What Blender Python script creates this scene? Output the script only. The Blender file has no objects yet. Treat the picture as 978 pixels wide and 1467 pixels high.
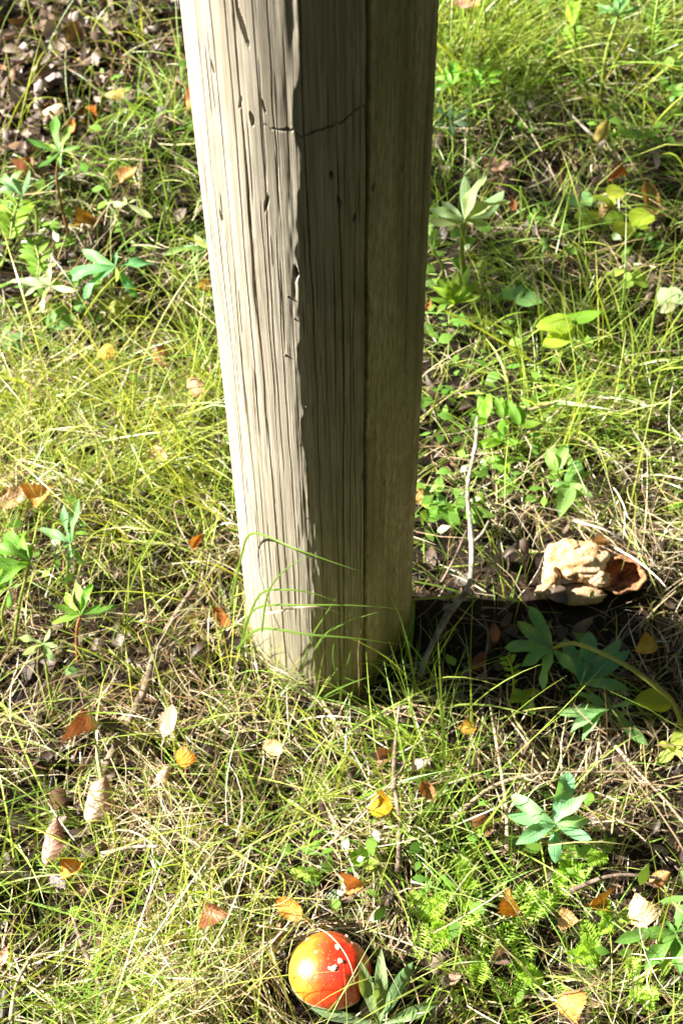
import bpy, math, random
import numpy as np
from mathutils import Matrix, Vector

random.seed(11)
RNG = np.random.default_rng(11)
SC = bpy.context.scene
COL = SC.collection
R = math.radians

# ------------------------------------------------------------------ camera
PW, PH, F = 978.0, 1467.0, 2363.0          # size and focal length of the photograph in pixels
CAM_H = 1.40
CAM_R = (Matrix.Rotation(R(34.0), 3, 'X') @ Matrix.Rotation(R(-0.94), 3, 'Z'))
CAM_P = Vector((0, 0, CAM_H))
cd = bpy.data.cameras.new("camera")
cam = bpy.data.objects.new("camera", cd)
COL.objects.link(cam)
cam.matrix_world = Matrix.Translation(CAM_P) @ CAM_R.to_4x4()
cd.sensor_fit = 'VERTICAL'
cd.lens = 36.0
cd.sensor_height = 36.0 * PH / F
cd.sensor_width = 36.0 * PW / F
cd.clip_start = 0.02
cd.clip_end = 500
cd.dof.use_dof = True
cd.dof.focus_distance = 1.2
cd.dof.aperture_fstop = 9.0
SC.camera = cam

# ------------------------------------------------------------------ light
SUN_EL, SUN_AZ = R(34), R(-82)             # azimuth from +Y towards +X
w = bpy.data.worlds.new("World")
SC.world = w
w.use_nodes = True
nt = w.node_tree
sky = nt.nodes.new('ShaderNodeTexSky')
sky.sky_type = 'NISHITA'
sky.sun_disc = False
sky.sun_elevation = SUN_EL
sky.sun_rotation = SUN_AZ
nt.links.new(sky.outputs[0], nt.nodes['Background'].inputs[0])
nt.nodes['Background'].inputs[1].default_value = 0.055
sl = bpy.data.lights.new("sun", 'SUN')
sl.energy = 5.0
sl.angle = R(0.5)
sl.color = (1.0, 0.95, 0.86)
so = bpy.data.objects.new("sun", sl)
COL.objects.link(so)
sdir = Vector((math.sin(SUN_AZ) * math.cos(SUN_EL), math.cos(SUN_AZ) * math.cos(SUN_EL), math.sin(SUN_EL)))
so.rotation_euler = sdir.to_track_quat('Z', 'Y').to_euler()
so.location = sdir * 5
SC.view_settings.view_transform = 'Standard'
SC.view_settings.look = 'None'
SC.view_settings.gamma = 1.0
SC.view_settings.use_curve_mapping = False
SC.view_settings.exposure = 2.25


# ------------------------------------------------------------------ helpers
def vnoise(x, y, seed=0):
    """smooth value noise on arrays, -1..1"""
    x = np.asarray(x, float); y = np.asarray(y, float)
    xi = np.floor(x).astype(np.int64); yi = np.floor(y).astype(np.int64)
    fx = x - xi; fy = y - yi
    fx = fx * fx * (3 - 2 * fx); fy = fy * fy * (3 - 2 * fy)

    def h(a, b):
        n = (a * 374761393 + b * 668265263 + seed * 144665) & 0x7fffffff
        n = ((n ^ (n >> 13)) * 1274126177) & 0x7fffffff
        return ((n ^ (n >> 16)) & 0xffff) / 32767.5 - 1
    a = h(xi, yi); b = h(xi + 1, yi); c = h(xi, yi + 1); d = h(xi + 1, yi + 1)
    return (a * (1 - fx) + b * fx) * (1 - fy) + (c * (1 - fx) + d * fx) * fy


def ray(px, py):
    d = Vector(((px - PW / 2) / F, -(py - PH / 2) / F, -1.0))
    return CAM_R @ d


def at(px, py, z=0.0):
    """point of the place at height z that the photograph shows at pixel px, py"""
    d = ray(px, py)
    return CAM_P + d * ((z - CAM_H) / d.z)


def at_y(px, py, Y):
    d = ray(px, py)
    return CAM_P + d * (Y / d.y)


POST = at(473, 895, 0.0)
PR = 0.0784


def gh(x, y):
    x = np.asarray(x, float); y = np.asarray(y, float)
    fade = 1 / (1 + (np.hypot(x, y - 1) / 6) ** 2)
    h = 0.018 * vnoise(x * 5 + 3, y * 5, 1) + 0.016 * vnoise(x * 13, y * 13, 2) + 0.006 * vnoise(x * 37, y * 37, 3)
    h = h * fade
    d = np.hypot(x - POST.x, y - POST.y)
    return h * np.clip((d - 0.05) / 0.12, 0, 1) - 0.004


def ground(px, py, up=0.0):
    z = 0.0
    for _ in range(4):
        p = at(px, py, z + up)
        z = float(gh(p.x, p.y))
    return at(px, py, z + up)


def tag(o, label=None, cat=None, group=None, kind=None):
    if label: o['label'] = label
    if cat: o['category'] = cat
    if group: o['group'] = group
    if kind: o['kind'] = kind
    return o


def link(name, me, parent=None, mat=None):
    o = bpy.data.objects.new(name, me)
    COL.objects.link(o)
    if parent: o.parent = parent
    if mat and me is not None and not me.materials: me.materials.append(mat)
    return o


def empty(name, loc):
    o = bpy.data.objects.new(name, None)
    o.empty_display_size = 0.02
    o.location = loc
    COL.objects.link(o)
    return o


def np_mesh(name, v, q, smooth=True, **attrs):
    """mesh from arrays: v (n,3), q (m,4) quads or (m,3) triangles"""
    me = bpy.data.meshes.new(name)
    v = np.ascontiguousarray(v, np.float32); q = np.ascontiguousarray(q, np.int32)
    me.vertices.add(len(v)); me.vertices.foreach_set('co', v.ravel())
    k = q.shape[1]
    me.loops.add(q.size); me.loops.foreach_set('vertex_index', q.ravel())
    me.polygons.add(len(q))
    me.polygons.foreach_set('loop_start', np.arange(0, q.size, k, dtype=np.int32))
    me.polygons.foreach_set('loop_total', np.full(len(q), k, np.int32))
    me.polygons.foreach_set('use_smooth', np.full(len(q), smooth))
    for n, a in attrs.items():
        a = np.asarray(a, np.float32)
        if a.ndim == 1:
            at_ = me.attributes.new(n, 'FLOAT', 'POINT'); at_.data.foreach_set('value', a)
        else:
            at_ = me.attributes.new(n, 'FLOAT_VECTOR', 'POINT'); at_.data.foreach_set('vector', a.ravel())
    me.update(calc_edges=True)
    return me


def grid_quads(nu, nv, wrap=False):
    """quads of a grid with nu columns (fast index) and nv rows"""
    i = np.arange(nu if wrap else nu - 1)
    j = np.arange(nv - 1)
    I, J = np.meshgrid(i, j)
    I2 = (I + 1) % nu
    return np.stack([J * nu + I, J * nu + I2, (J + 1) * nu + I2, (J + 1) * nu + I], -1).reshape(-1, 4)


def tube(name, pts, rads, sides=6, rough=0.0, close=True):
    """tapered tube along world points, returned relative to pts[0]"""
    pts = [Vector(p) for p in pts]
    # smooth the polyline
    P = []; RR = []
    n = len(pts)
    for i in range(n - 1):
        p0 = pts[max(i - 1, 0)]; p1 = pts[i]; p2 = pts[i + 1]; p3 = pts[min(i + 2, n - 1)]
        for k in range(5):
            t = k / 5
            P.append(0.5 * ((2 * p1) + (p2 - p0) * t + (2 * p0 - 5 * p1 + 4 * p2 - p3) * t * t + (3 * p1 - p0 - 3 * p2 + p3) * t ** 3))
            RR.append(rads[i] * (1 - t) + rads[i + 1] * t)
    P.append(pts[-1]); RR.append(rads[-1])
    vs = []; s = []
    up = Vector((0.3, 0.2, 1))
    for i, p in enumerate(P):
        d = (P[min(i + 1, len(P) - 1)] - P[max(i - 1, 0)]).normalized()
        a = d.cross(up)
        if a.length < 1e-3: a = d.cross(Vector((1, 0, 0)))
        a.normalize(); b = d.cross(a)
        for k in range(sides):
            th = 2 * math.pi * k / sides
            r = RR[i] * (1 + rough * random.uniform(-1, 1))
            vs.append(p - pts[0] + (a * math.cos(th) + b * math.sin(th)) * r)
            s.append((i / len(P), k / sides, 0))
    q = grid_quads(sides, len(P), True).tolist()
    if close:
        q.append(list(range(sides))[::-1]); q.append([(len(P) - 1) * sides + k for k in range(sides)])
    me = bpy.data.meshes.new(name)
    me.from_pydata([tuple(v) for v in vs], [], q)
    me.polygons.foreach_set('use_smooth', [True] * len(me.polygons))
    a_ = me.attributes.new('lf', 'FLOAT_VECTOR', 'POINT'); a_.data.foreach_set('vector', np.array(s, np.float32).ravel())
    return me


# ------------------------------------------------------------------ materials
class NT:
    def __init__(self, name):
        self.m = bpy.data.materials.new(name); self.m.use_nodes = True
        self.t = self.m.node_tree; self.t.nodes.clear()
        self.out = self.n('ShaderNodeOutputMaterial')

    def n(self, typ, **kw):
        x = self.t.nodes.new(typ)
        for k, v in kw.items(): setattr(x, k, v)
        return x

    def l(self, a, b): self.t.links.new(a, b)

    def attr(self, name):
        return self.n('ShaderNodeAttribute', attribute_name=name)

    def noise(self, vec, scale, detail=4, rough=0.55):
        x = self.n('ShaderNodeTexNoise'); x.inputs['Scale'].default_value = scale
        x.inputs['Detail'].default_value = detail; x.inputs['Roughness'].default_value = rough
        if vec is not None: self.l(vec, x.inputs['Vector'])
        return x.outputs['Fac']

    def ramp(self, fac, stops):
        x = self.n('ShaderNodeValToRGB')
        e = x.color_ramp.elements
        while len(e) < len(stops): e.new(0.5)
        for i, (p, c) in enumerate(stops):
            e[i].position = p; e[i].color = (*c, 1) if len(c) == 3 else c
        self.l(fac, x.inputs[0])
        return x.outputs[0]

    def math(self, op, a, b=None, c=None):
        x = self.n('ShaderNodeMath', operation=op)
        for i, v in enumerate((a, b, c)):
            if v is None: continue
            if isinstance(v, (int, float)): x.inputs[i].default_value = v
            else: self.l(v, x.inputs[i])
        return x.outputs[0]

    def mix(self, fac, a, b, blend='MIX'):
        x = self.n('ShaderNodeMix', data_type='RGBA', blend_type=blend)
        for s, v in ((x.inputs[0], fac), (x.inputs[6], a), (x.inputs[7], b)):
            if isinstance(v, (int, float)): s.default_value = v
            elif isinstance(v, tuple): s.default_value = (*v, 1) if len(v) == 3 else v
            else: self.l(v, s)
        return x.outputs[2]

    def mapping(self, vec, scale):
        x = self.n('ShaderNodeMapping'); x.inputs['Scale'].default_value = scale
        self.l(vec, x.inputs[0]); return x.outputs[0]

    def bump(self, h, strength, dist):
        x = self.n('ShaderNodeBump'); x.inputs['Strength'].default_value = strength
        x.inputs['Distance'].default_value = dist; self.l(h, x.inputs['Height']); return x.outputs[0]

    def bsdf(self, color, rough=0.6, spec=0.4, bump=None, coat=0.0, coat_rough=0.1):
        x = self.n('ShaderNodeBsdfPrincipled')
        if isinstance(color, tuple): x.inputs['Base Color'].default_value = (*color, 1)
        else: self.l(color, x.inputs['Base Color'])
        if isinstance(rough, (int, float)): x.inputs['Roughness'].default_value = rough
        else: self.l(rough, x.inputs['Roughness'])
        x.inputs['Specular IOR Level'].default_value = spec
        x.inputs['Coat Weight'].default_value = coat
        x.inputs['Coat Roughness'].default_value = coat_rough
        if bump is not None: self.l(bump, x.inputs['Normal'])
        return x.outputs[0]

    def done(self, sh):
        self.l(sh, self.out.inputs[0]); return self.m

    def leafy(self, color, rough, spec, trans, bump=None, tcol=None):
        b = self.bsdf(color, rough, spec, bump)
        t = self.n('ShaderNodeBsdfTranslucent')
        self.l(tcol if tcol is not None else color, t.inputs[0])
        if bump is not None: self.l(bump, t.inputs['Normal'])
        a = self.n('ShaderNodeMixShader'); a.inputs[0].default_value = trans
        self.l(b, a.inputs[1]); self.l(t.outputs[0], a.inputs[2])
        return self.done(a.outputs[0])


def m_blade(name, trans, rough, spec):
    k = NT(name)
    c = k.attr('tint').outputs['Vector']
    g = k.n('ShaderNodeNewGeometry').outputs['Position']
    nz = k.noise(g, 160, 3)
    c2 = k.mix(k.math('MULTIPLY', nz, 0.22), c, (0.22, 0.17, 0.08))
    tc = k.mix(1.0, c2, (1.55, 1.35, 0.7), 'MULTIPLY')
    return k.leafy(c2, rough, spec, trans, None, tc)


def m_leaflet(name, spec=0.35, rough=0.5, trans=0.33):
    """green leaf: object colour, paler midrib and side veins, small blemishes"""
    k = NT(name)
    oi = k.n('ShaderNodeObjectInfo')
    s = k.n('ShaderNodeSeparateXYZ'); k.l(k.attr('lf').outputs['Vector'], s.inputs[0])
    t, v = s.outputs[0], s.outputs[1]
    av = k.math('ABSOLUTE', v)
    mid = k.math('SUBTRACT', 1.0, k.math('SMOOTHSTEP' if False else 'MULTIPLY', av, 9.0))
    mid = k.math('MAXIMUM', mid, 0.0)
    side = k.math('SINE', k.math('MULTIPLY', k.math('SUBTRACT', t, k.math('MULTIPLY', av, 0.13)), 75.0))
    side = k.math('POWER', k.math('MULTIPLY_ADD', side, 0.5, 0.5), 6.0)
    g = k.n('ShaderNodeNewGeometry').outputs['Position']
    n1 = k.noise(g, 45, 4); n2 = k.noise(g, 320, 3)
    base = oi.outputs['Color']
    c = k.mix(k.math('MULTIPLY', n1, 0.7), base, k.mix(1.0, base, (1.7, 1.35, 0.75), 'MULTIPLY'))
    c = k.mix(k.math('MULTIPLY', mid, 0.45), c, (0.30, 0.36, 0.16))
    c = k.mix(k.math('MULTIPLY', side, 0.13), c, (0.28, 0.34, 0.15))
    spots = k.ramp(k.noise(g, 150, 2), [(0.66, (0, 0, 0)), (0.72, (1, 1, 1))])
    c = k.mix(k.math('MULTIPLY', spots, 0.5), c, (0.25, 0.19, 0.09))
    h = k.math('ADD', k.math('MULTIPLY', side, -0.5), k.math('ADD', k.math('MULTIPLY', mid, -1.0), k.math('MULTIPLY', n2, 0.6)))
    tc = k.mix(1.0, c, (1.9, 1.75, 0.55), 'MULTIPLY')
    return k.leafy(c, rough, spec, trans, k.bump(h, 0.5, 0.0006), tc)


def m_fallen(name):
    k = NT(name)
    oi = k.n('ShaderNodeObjectInfo')
    s = k.n('ShaderNodeSeparateXYZ'); k.l(k.attr('lf').outputs['Vector'], s.inputs[0])
    t, v = s.outputs[0], s.outputs[1]
    av = k.math('ABSOLUTE', v)
    mid = k.math('MAXIMUM', k.math('SUBTRACT', 1.0, k.math('MULTIPLY', av, 12.0)), 0.0)
    side = k.math('SINE', k.math('MULTIPLY', k.math('SUBTRACT', t, k.math('MULTIPLY', av, 0.3)), 48.0))
    side = k.math('POWER', k.math('MULTIPLY_ADD', side, 0.5, 0.5), 7.0)
    g = k.n('ShaderNodeNewGeometry').outputs['Position']
    n1 = k.noise(g, 60, 5); n2 = k.noise(g, 260, 4)
    base = oi.outputs['Color']
    c = k.mix(k.ramp(n1, [(0.4, (0, 0, 0)), (0.68, (1, 1, 1))]), base, k.mix(1.0, base, (0.55, 0.42, 0.35), 'MULTIPLY'))
    edge = k.math('MULTIPLY', k.math('POWER', av, 3.0), k.math('MULTIPLY', n2, 0.9))
    c = k.mix(edge, c, k.mix(1.0, base, (0.5, 0.33, 0.25), 'MULTIPLY'))
    c = k.mix(k.math('MULTIPLY', mid, 0.2), c, k.mix(1.0, base, (0.7, 0.6, 0.5), 'MULTIPLY'))
    spots = k.ramp(n2, [(0.66, (0, 0, 0)), (0.73, (1, 1, 1))])
    c = k.mix(k.math('MULTIPLY', spots, 0.7), c, (0.08, 0.05, 0.03))
    h = k.math('ADD', k.math('MULTIPLY', side, -0.7), k.math('ADD', k.math('MULTIPLY', mid, -1.0), k.math('MULTIPLY', n2, 0.8)))
    return k.leafy(c, 0.5, 0.4, 0.25, k.bump(h, 0.7, 0.0007), k.mix(1.0, c, (1.3, 1.0, 0.6), 'MULTIPLY'))


def m_bark(name, dark, pale, scale=90):
    k = NT(name)
    g = k.n('ShaderNodeTexCoord').outputs['Object']
    n1 = k.noise(g, scale, 6, 0.65); n2 = k.noise(g, scale * 5, 4)
    c = k.ramp(n1, [(0.35, dark), (0.62, pale)])
    c = k.mix(k.math('MULTIPLY', n2, 0.4), c, tuple(x * 0.5 for x in dark))
    return k.done(k.bsdf(c, 0.85, 0.25, k.bump(k.math('ADD', n1, n2), 0.8, 0.001)))


def m_soil():
    k = NT('soil')
    g = k.n('ShaderNodeNewGeometry').outputs['Position']
    n1 = k.noise(g, 14, 6, 0.6); n2 = k.noise(g, 120, 6, 0.7)
    c = k.ramp(n1, [(0.3, (0.009, 0.007, 0.005)), (0.7, (0.024, 0.016, 0.010))])
    c = k.mix(k.ramp(n2, [(0.5, (0, 0, 0)), (0.7, (1, 1, 1))]), c, (0.04, 0.026, 0.017))
    return k.done(k.bsdf(c, 0.95, 0.15, k.bump(n2, 1.0, 0.006)))


def m_wood():
    k = NT('weathered_wood')
    pv = k.attr('pv').outputs['Vector']                       # arc length, height, 0
    face = k.attr('sawn').outputs['Fac']
    fine = k.noise(k.mapping(pv, (1500, 13, 1)), 1.0, 4, 0.6)
    mid = k.noise(k.mapping(pv, (210, 3.2, 1)), 1.0, 5, 0.6)
    broad = k.noise(k.mapping(pv, (22, 3.0, 1)), 1.0, 4, 0.5)
    # growth-ring figure: rings of a slightly crooked stem cut by the turned surface
    rg = k.math('ADD', k.math('MULTIPLY', k.noise(k.mapping(pv, (16, 2.3, 1)), 1.0, 2, 0.4), 26.0),
                k.math('MULTIPLY', k.noise(k.mapping(pv, (60, 6, 1)), 1.0, 2), 2.0))
    rings = k.math('POWER', k.math('MULTIPLY_ADD', k.math('SINE', k.math('MULTIPLY', rg, 6.28)), 0.5, 0.5), 2.0)
    c = k.ramp(mid, [(0.28, (0.215, 0.186, 0.138)), (0.48, (0.355, 0.318, 0.248)), (0.72, (0.45, 0.412, 0.335))])
    c = k.mix(k.math('MULTIPLY', rings, 0.30), c, (0.22, 0.195, 0.13))
    c = k.mix(k.ramp(fine, [(0.5, (0, 0, 0)), (0.66, (0.75, 0.75, 0.75))]), c, (0.15, 0.125, 0.08))
    ln = k.math('ABSOLUTE', k.math('SUBTRACT', k.noise(k.mapping(pv, (430, 3.5, 1)), 1.0, 3, 0.5), 0.5))
    ln = k.ramp(ln, [(0.0, (1, 1, 1)), (0.035, (0, 0, 0))])
    c = k.mix(k.math('MULTIPLY', ln, 0.55), c, (0.12, 0.095, 0.065))
    dots = k.ramp(k.noise(k.mapping(pv, (700, 240, 1)), 1.0, 3, 0.6), [(0.62, (0, 0, 0)), (0.70, (1, 1, 1))])
    c = k.mix(k.math('MULTIPLY', dots, 0.35), c, (0.14, 0.115, 0.075))
    c = k.mix(k.ramp(broad, [(0.5, (0, 0, 0)), (0.75, (0.6, 0.6, 0.6))]), c, (0.275, 0.24, 0.178))
    sn = k.noise(k.mapping(pv, (330, 60, 1)), 1.0, 5, 0.7)
    cs = k.ramp(sn, [(0.32, (0.25, 0.20, 0.13)), (0.62, (0.54, 0.45, 0.32))])
    cs = k.mix(k.ramp(broad, [(0.42, (0, 0, 0)), (0.66, (0.8, 0.8, 0.8))]), cs, (0.22, 0.195, 0.115))
    streak = k.noise(k.mapping(pv, (120, 2.2, 1)), 1.0, 4, 0.6)
    cs = k.mix(k.ramp(streak, [(0.5, (0, 0, 0)), (0.72, (0.75, 0.75, 0.75))]), cs, (0.14, 0.11, 0.065))
    cs = k.mix(k.math('MULTIPLY', ln, 0.6), cs, (0.10, 0.08, 0.05))
    c = k.mix(face, c, cs)
    # rusty specks and a green algae film near the ground
    z = k.n('ShaderNodeSeparateXYZ'); k.l(pv, z.inputs[0])
    low = k.math('SUBTRACT', 1.0, k.math('MULTIPLY', z.outputs[1], 6.0))
    low = k.math('MAXIMUM', low, 0.0)
    c = k.mix(k.math('MULTIPLY', low, k.math('MULTIPLY', broad, 1.0)), c, (0.17, 0.165, 0.065))
    damp = k.math('SUBTRACT', 0.95, k.math('MULTIPLY', z.outputs[1], 20.0))
    damp = k.math('ADD', damp, k.math('MULTIPLY', k.math('SUBTRACT', k.noise(k.mapping(pv, (90, 30, 1)), 1.0, 4), 0.5), 1.6))
    damp = k.math('MINIMUM', k.math('MAXIMUM', damp, 0.0), 0.85)
    c = k.mix(damp, c, (0.075, 0.066, 0.034))
    sp = k.ramp(k.noise(k.mapping(pv, (260, 160, 1)), 1.0, 2), [(0.66, (0, 0, 0)), (0.72, (1, 1, 1))])
    c = k.mix(k.math('MULTIPLY', k.math('MULTIPLY', sp, low), 0.6), c, (0.23, 0.12, 0.045))
    h = k.math('ADD', k.math('MULTIPLY', fine, 1.0), k.math('ADD', k.math('MULTIPLY', mid, 0.2), k.math('MULTIPLY', k.math('MULTIPLY', sn, face), 4.0)))
    return k.done(k.bsdf(c, 0.85, 0.22, k.bump(h, 0.45, 0.0006)))


M_GRASS = m_blade('grass_green', 0.38, 0.36, 0.5)
M_STRAW = m_blade('grass_dry', 0.16, 0.5, 0.4)
M_LITTER = m_blade('leaf_litter', 0.1, 0.55, 0.35)
M_LEAF = m_leaflet('lupin_leaf')
M_THIN = m_leaflet('soft_leaf', 0.3, 0.5, 0.45)
M_FALL = m_fallen('fallen_leaf')
M_SOIL = m_soil()
M_WOOD = m_wood()
M_STALK = m_leaflet('green_stalk', 0.4, 0.45, 0.15)

# ------------------------------------------------------------------ ground
def axis(lo, hi, step, far):
    a = [lo + i * step for i in range(int((hi - lo) / step) + 1)]
    s = step; l = []; x = lo
    while x > -far: s *= 1.35; x -= s; l.append(x)
    r = []; s = step; x = a[-1]
    while x < far: s *= 1.35; x += s; r.append(x)
    return np.array(l[::-1] + a + r)


gx, gy = axis(-0.85, 0.85, 0.008, 60), axis(0.1, 2.3, 0.008, 60)
GX, GY = np.meshgrid(gx, gy)
GZ = gh(GX, GY) + 0.003 * vnoise(GX * 90, GY * 90, 7)
me = np_mesh('ground', np.stack([GX, GY, GZ], -1).reshape(-1, 3), grid_quads(len(gx), len(gy)))
tag(link('ground', me, None, M_SOIL), 'dark soil under the grass and litter', kind='structure')

# ------------------------------------------------------------------ the post
def make_post():
    root = empty('wooden_post', (POST.x, POST.y, 0))
    tag(root, 'weathered round timber post with long drying cracks and one darker sawn side', 'post')
    top = 1.06
    # angle 0 faces the camera, positive to the right
    view = math.atan2(POST.x, POST.y)
    dense = np.concatenate([np.linspace(-1.62, 0.50, 820), np.linspace(0.50, 1.66, 220)[1:]])
    back = np.linspace(1.66, 2 * math.pi - 1.62, 60)[1:-1]
    th = np.concatenate([dense, back])

    def on(px, py):
        # angle and height of the point of the stem seen at this pixel
        d_ = ray(px, py)
        a_ = d_.x ** 2 + d_.y ** 2; b_ = -(d_.x * POST.x + d_.y * POST.y); c_ = POST.x ** 2 + POST.y ** 2 - PR ** 2
        t_ = (-b_ - math.sqrt(max(b_ * b_ - a_ * c_, 0))) / a_
        p = CAM_P + d_ * t_
        return math.atan2(p.x - POST.x, -(p.y - POST.y)) - view, p.z
    zf = on(430, 187)[1]
    zs = np.concatenate([np.arange(-0.12, 0.80, 0.0024), np.linspace(0.80, top, 40)])
    zs = zs[(zs < zf - 0.012) | (zs > zf + 0.03)]
    zs = np.sort(np.concatenate([zs, np.arange(zf - 0.012, zf + 0.03, 0.0009)]))
    TH, Z = np.meshgrid(th, zs)
    ARC = TH * PR
    d = np.zeros_like(TH)
    # slow unevenness of the stem
    d += 0.0014 * vnoise(TH * 1.4 + 5, Z * 3, 21) + 0.0006 * vnoise(TH * 5, Z * 5, 22)
    # fine long ridges between growth rings
    d += 0.00005 * vnoise(ARC * 700, Z * 7, 23) + 0.00004 * vnoise(ARC * 300, Z * 4, 24)
    # a low ridge: flatter flank to the left of it, falling away to the right
    # peeled, flaky band where the turned skin breaks away
    tc = -0.13 + 0.05 * vnoise(Z * 7, Z * 0, 25) + 0.03 * vnoise(Z * 26, Z * 0 + 4, 26) + 0.018 * vnoise(Z * 70, Z * 0 + 2, 126) + 0.010 * vnoise(Z * 170, Z * 0 + 1, 127)
    d += 0.0030 * np.where(TH < tc, np.exp(-np.clip(tc - TH, 0, 9) / 0.26), np.exp(-np.clip(TH - tc, 0, 9) / 0.30))
    band = np.exp(-((TH - tc) / 0.11) ** 2)
    fl = vnoise(ARC * 210, Z * 16, 27) + 0.6 * vnoise(ARC * 420, Z * 45, 28)
    d += band * (0.0006 * fl)
    lip = 1 / (1 + np.exp(-(TH - tc) / 0.006))
    d -= 0.0011 * lip * np.exp(-np.clip(TH - tc, 0, 9) / 0.22) * (0.6 + 0.4 * vnoise(Z * 11, Z * 0 + 2, 29))
    # sawn side right of the long split
    split = 0.435 + 0.014 * vnoise(Z * 3, Z * 0 + 1, 30) + 0.005 * vnoise(Z * 17, Z * 0 + 1, 34) + 0.003 * vnoise(Z * 60, Z * 0 + 1, 35) + 0.012 * (Z - 0.35)
    sawn = 1 / (1 + np.exp(-(TH - split) / 0.008)) * (TH < 1.9) * (TH > 0)
    u = np.clip((TH - split) / (1.45 - split), 0, 1)
    d -= sawn * (0.0022 + 0.008 * np.sin(np.pi * u))
    d += sawn * (0.00035 * vnoise(ARC * 260, Z * 110, 31) + 0.0003 * vnoise(ARC * 520, Z * 320, 32))
    d -= 0.011 * np.exp(-((TH - split - 0.006) / 0.019) ** 2) * (0.75 + 0.25 * vnoise(Z * 5, Z * 0, 33))
    d -= 0.010 * np.exp(-((TH - split - 0.004) / 0.011) ** 2)
    # drying cracks: angle at the frame's top, z range, half width (m), depth (m)
    cr = [(-1.28, -.1, .8, .0006, .002), (-1.14, .05, .9, .0006, .0022), (-1.02, -.1, .45, .0006, .002), (-.98, .3, .9, .0008, .003),
          (-.90, .0, .62, .0006, .002), (-.80, .15, .95, .0008, .0028), (-.70, -.1, .5, .0006, .0022),
          (-.66, .40, .95, .0008, .003), (-.54, -.1, .72, .0013, .0055), (-.56, .52, .95, .0012, .005),
          (-.43, .1, .66, .0007, .0028), (-.38, .35, .95, .0008, .003), (-.30, -.1, .64, .0007, .0026), (-.27, .60, .95, .0008, .003),
          (-.19, .2, .55, .0006, .0022), (-.05, .0, 1.0, .0009, .004), (.03, -.1, .5, .0006, .0026), (.09, .3, .633, .0007, .003),
          (.145, -.1, .62, .0009, .0042), (.20, .05, 1.0, .0010, .0045), (.27, -.1, .6, .0006, .0026), (.33, .15, .95, .0007, .003),
          (.385, -.1, .55, .0006, .0026), (1.05, -.1, .24, .0011, .006), (1.12, .42, .62, .0007, .003), (.98, .5, .95, .0006, .002)]
    for i, (a, z0, z1, hw, dp) in enumerate(cr):
        path = a + 0.022 * vnoise(Z * 4 + i * 7, Z * 0, 40 + i) + 0.006 * vnoise(Z * 30, Z * 0 + i, 41)
        prof = np.clip(1 - np.abs(TH - path) * PR / (hw * .62), 0, 1) ** .7
        ends = np.clip((Z - z0) / 0.06, 0, 1) * np.clip((z1 - Z) / 0.06, 0, 1)
        thin = np.clip(0.75 + 0.55 * vnoise(Z * 8, Z * 0 + i * 3, 60), 0.1, 1)
        d -= dp * np.where(TH < -.15, .42, .62) * prof * ends * thin
    # many short checks on the sunny flank
    rr = random.Random(5)
    for i in range(80):
        a = rr.uniform(-1.45, 0.4); zc = rr.uniform(0.0, 0.75); L = rr.uniform(0.012, 0.06)
        path = a + 0.02 * (Z - zc)
        prof = np.clip(1 - np.abs(TH - path) * PR / rr.uniform(.0003, .0006), 0, 1) ** .7
        d -= rr.uniform(.0006, .0016) * prof * np.clip(1 - ((Z - zc) / L) ** 2, 0, 1)
    # gouged slots near the top of the photograph
    for px, py, L, hw in ((347, 33, .013, .0016), (336, 35, .006, .0008), (378, 150, .005, .0009), (361, 170, .005, .0016), (304, 98, .004, .0011), (424, 388, .006, .0020),
                          (382, 292, .007, .0010), (344, 147, .005, .0010), (486, 290, .004, .0016), (474, 252, .003, .0013), (596, 250, .004, .0016), (540, 276, .003, .0013),
                          (508, 314, .003, .0011), (316, 310, .004, .0010), (520, 680, .003, .0015), (560, 700, .003, .0015), (528, 800, .002, .0012)):
        a, zc = on(px, py)
        d -= 0.0045 * np.clip(1.2 - (((TH - a) * PR + .25 * (Z - zc) * math.sin(px)) / hw) ** 2 - ((Z - zc) / L) ** 2 + .35 * vnoise(ARC * 900, Z * 300, 72), 0, 1)
    # crosswise break of the skin
    stair = np.where(TH < -.42, 0, np.where(TH < .02, -.001 + 0.0016 * np.sin(TH * 31) * (TH < -.02), 0.0))
    path = zf + stair + 0.0026 * vnoise(ARC * 150, Z * 0, 71) + 0.0012 * vnoise(ARC * 500, Z * 0, 73) + np.clip(TH - 0.02, 0, 9) * 0.036
    inb = np.clip((TH + .42) / .25, 0, 1) * np.clip((split - TH) / .01, 0, 1)
    d -= inb * np.where(TH < -.12, .0016, .0034) * np.clip(1 - np.abs(Z - path) / 0.0011, 0, 1)
    d += inb * 0.0005 * (Z > path) * np.exp(-np.clip(Z - path, 0, 9) / 0.03)
    # knot and rubbed dent low on the sawn side
    for a, zc, ra, rz in ((.98, .165, .007, .012), (.75, .03, .011, .009)):
        e = ((TH - a) * PR / ra) ** 2 + ((Z - zc) / rz) ** 2
        d += -0.0022 * np.exp(-e) + 0.0008 * np.sin(np.sqrt(e) * 7) * np.exp(-e / 3)
    r = PR + d
    # slight swelling towards the foot
    r = r * (1 + 0.015 * np.exp(-np.clip(Z, 0, 9) / 0.05))
    az = view + 0 * TH
    X = r * np.sin(TH + az); Y = -r * np.cos(TH + az)
    Y = np.where(Y > .036, .036 + (Y - .036) * .12, Y)          # unseen back flattened to narrow the cast shadow
    v = np.stack([X, Y, Z], -1).reshape(-1, 3)
    q = grid_quads(len(th), len(zs), True)
    nv = len(v)
    # top cap: two rings and a centre fan as quads
    n = len(th)
    ring = v[(len(zs) - 1) * n:].copy(); ring2 = ring * np.array([.5, .5, 1]) + np.array([0, 0, .001]); ring3 = ring * np.array([.02, .02, 1]) + np.array([0, 0, .0012])
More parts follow.
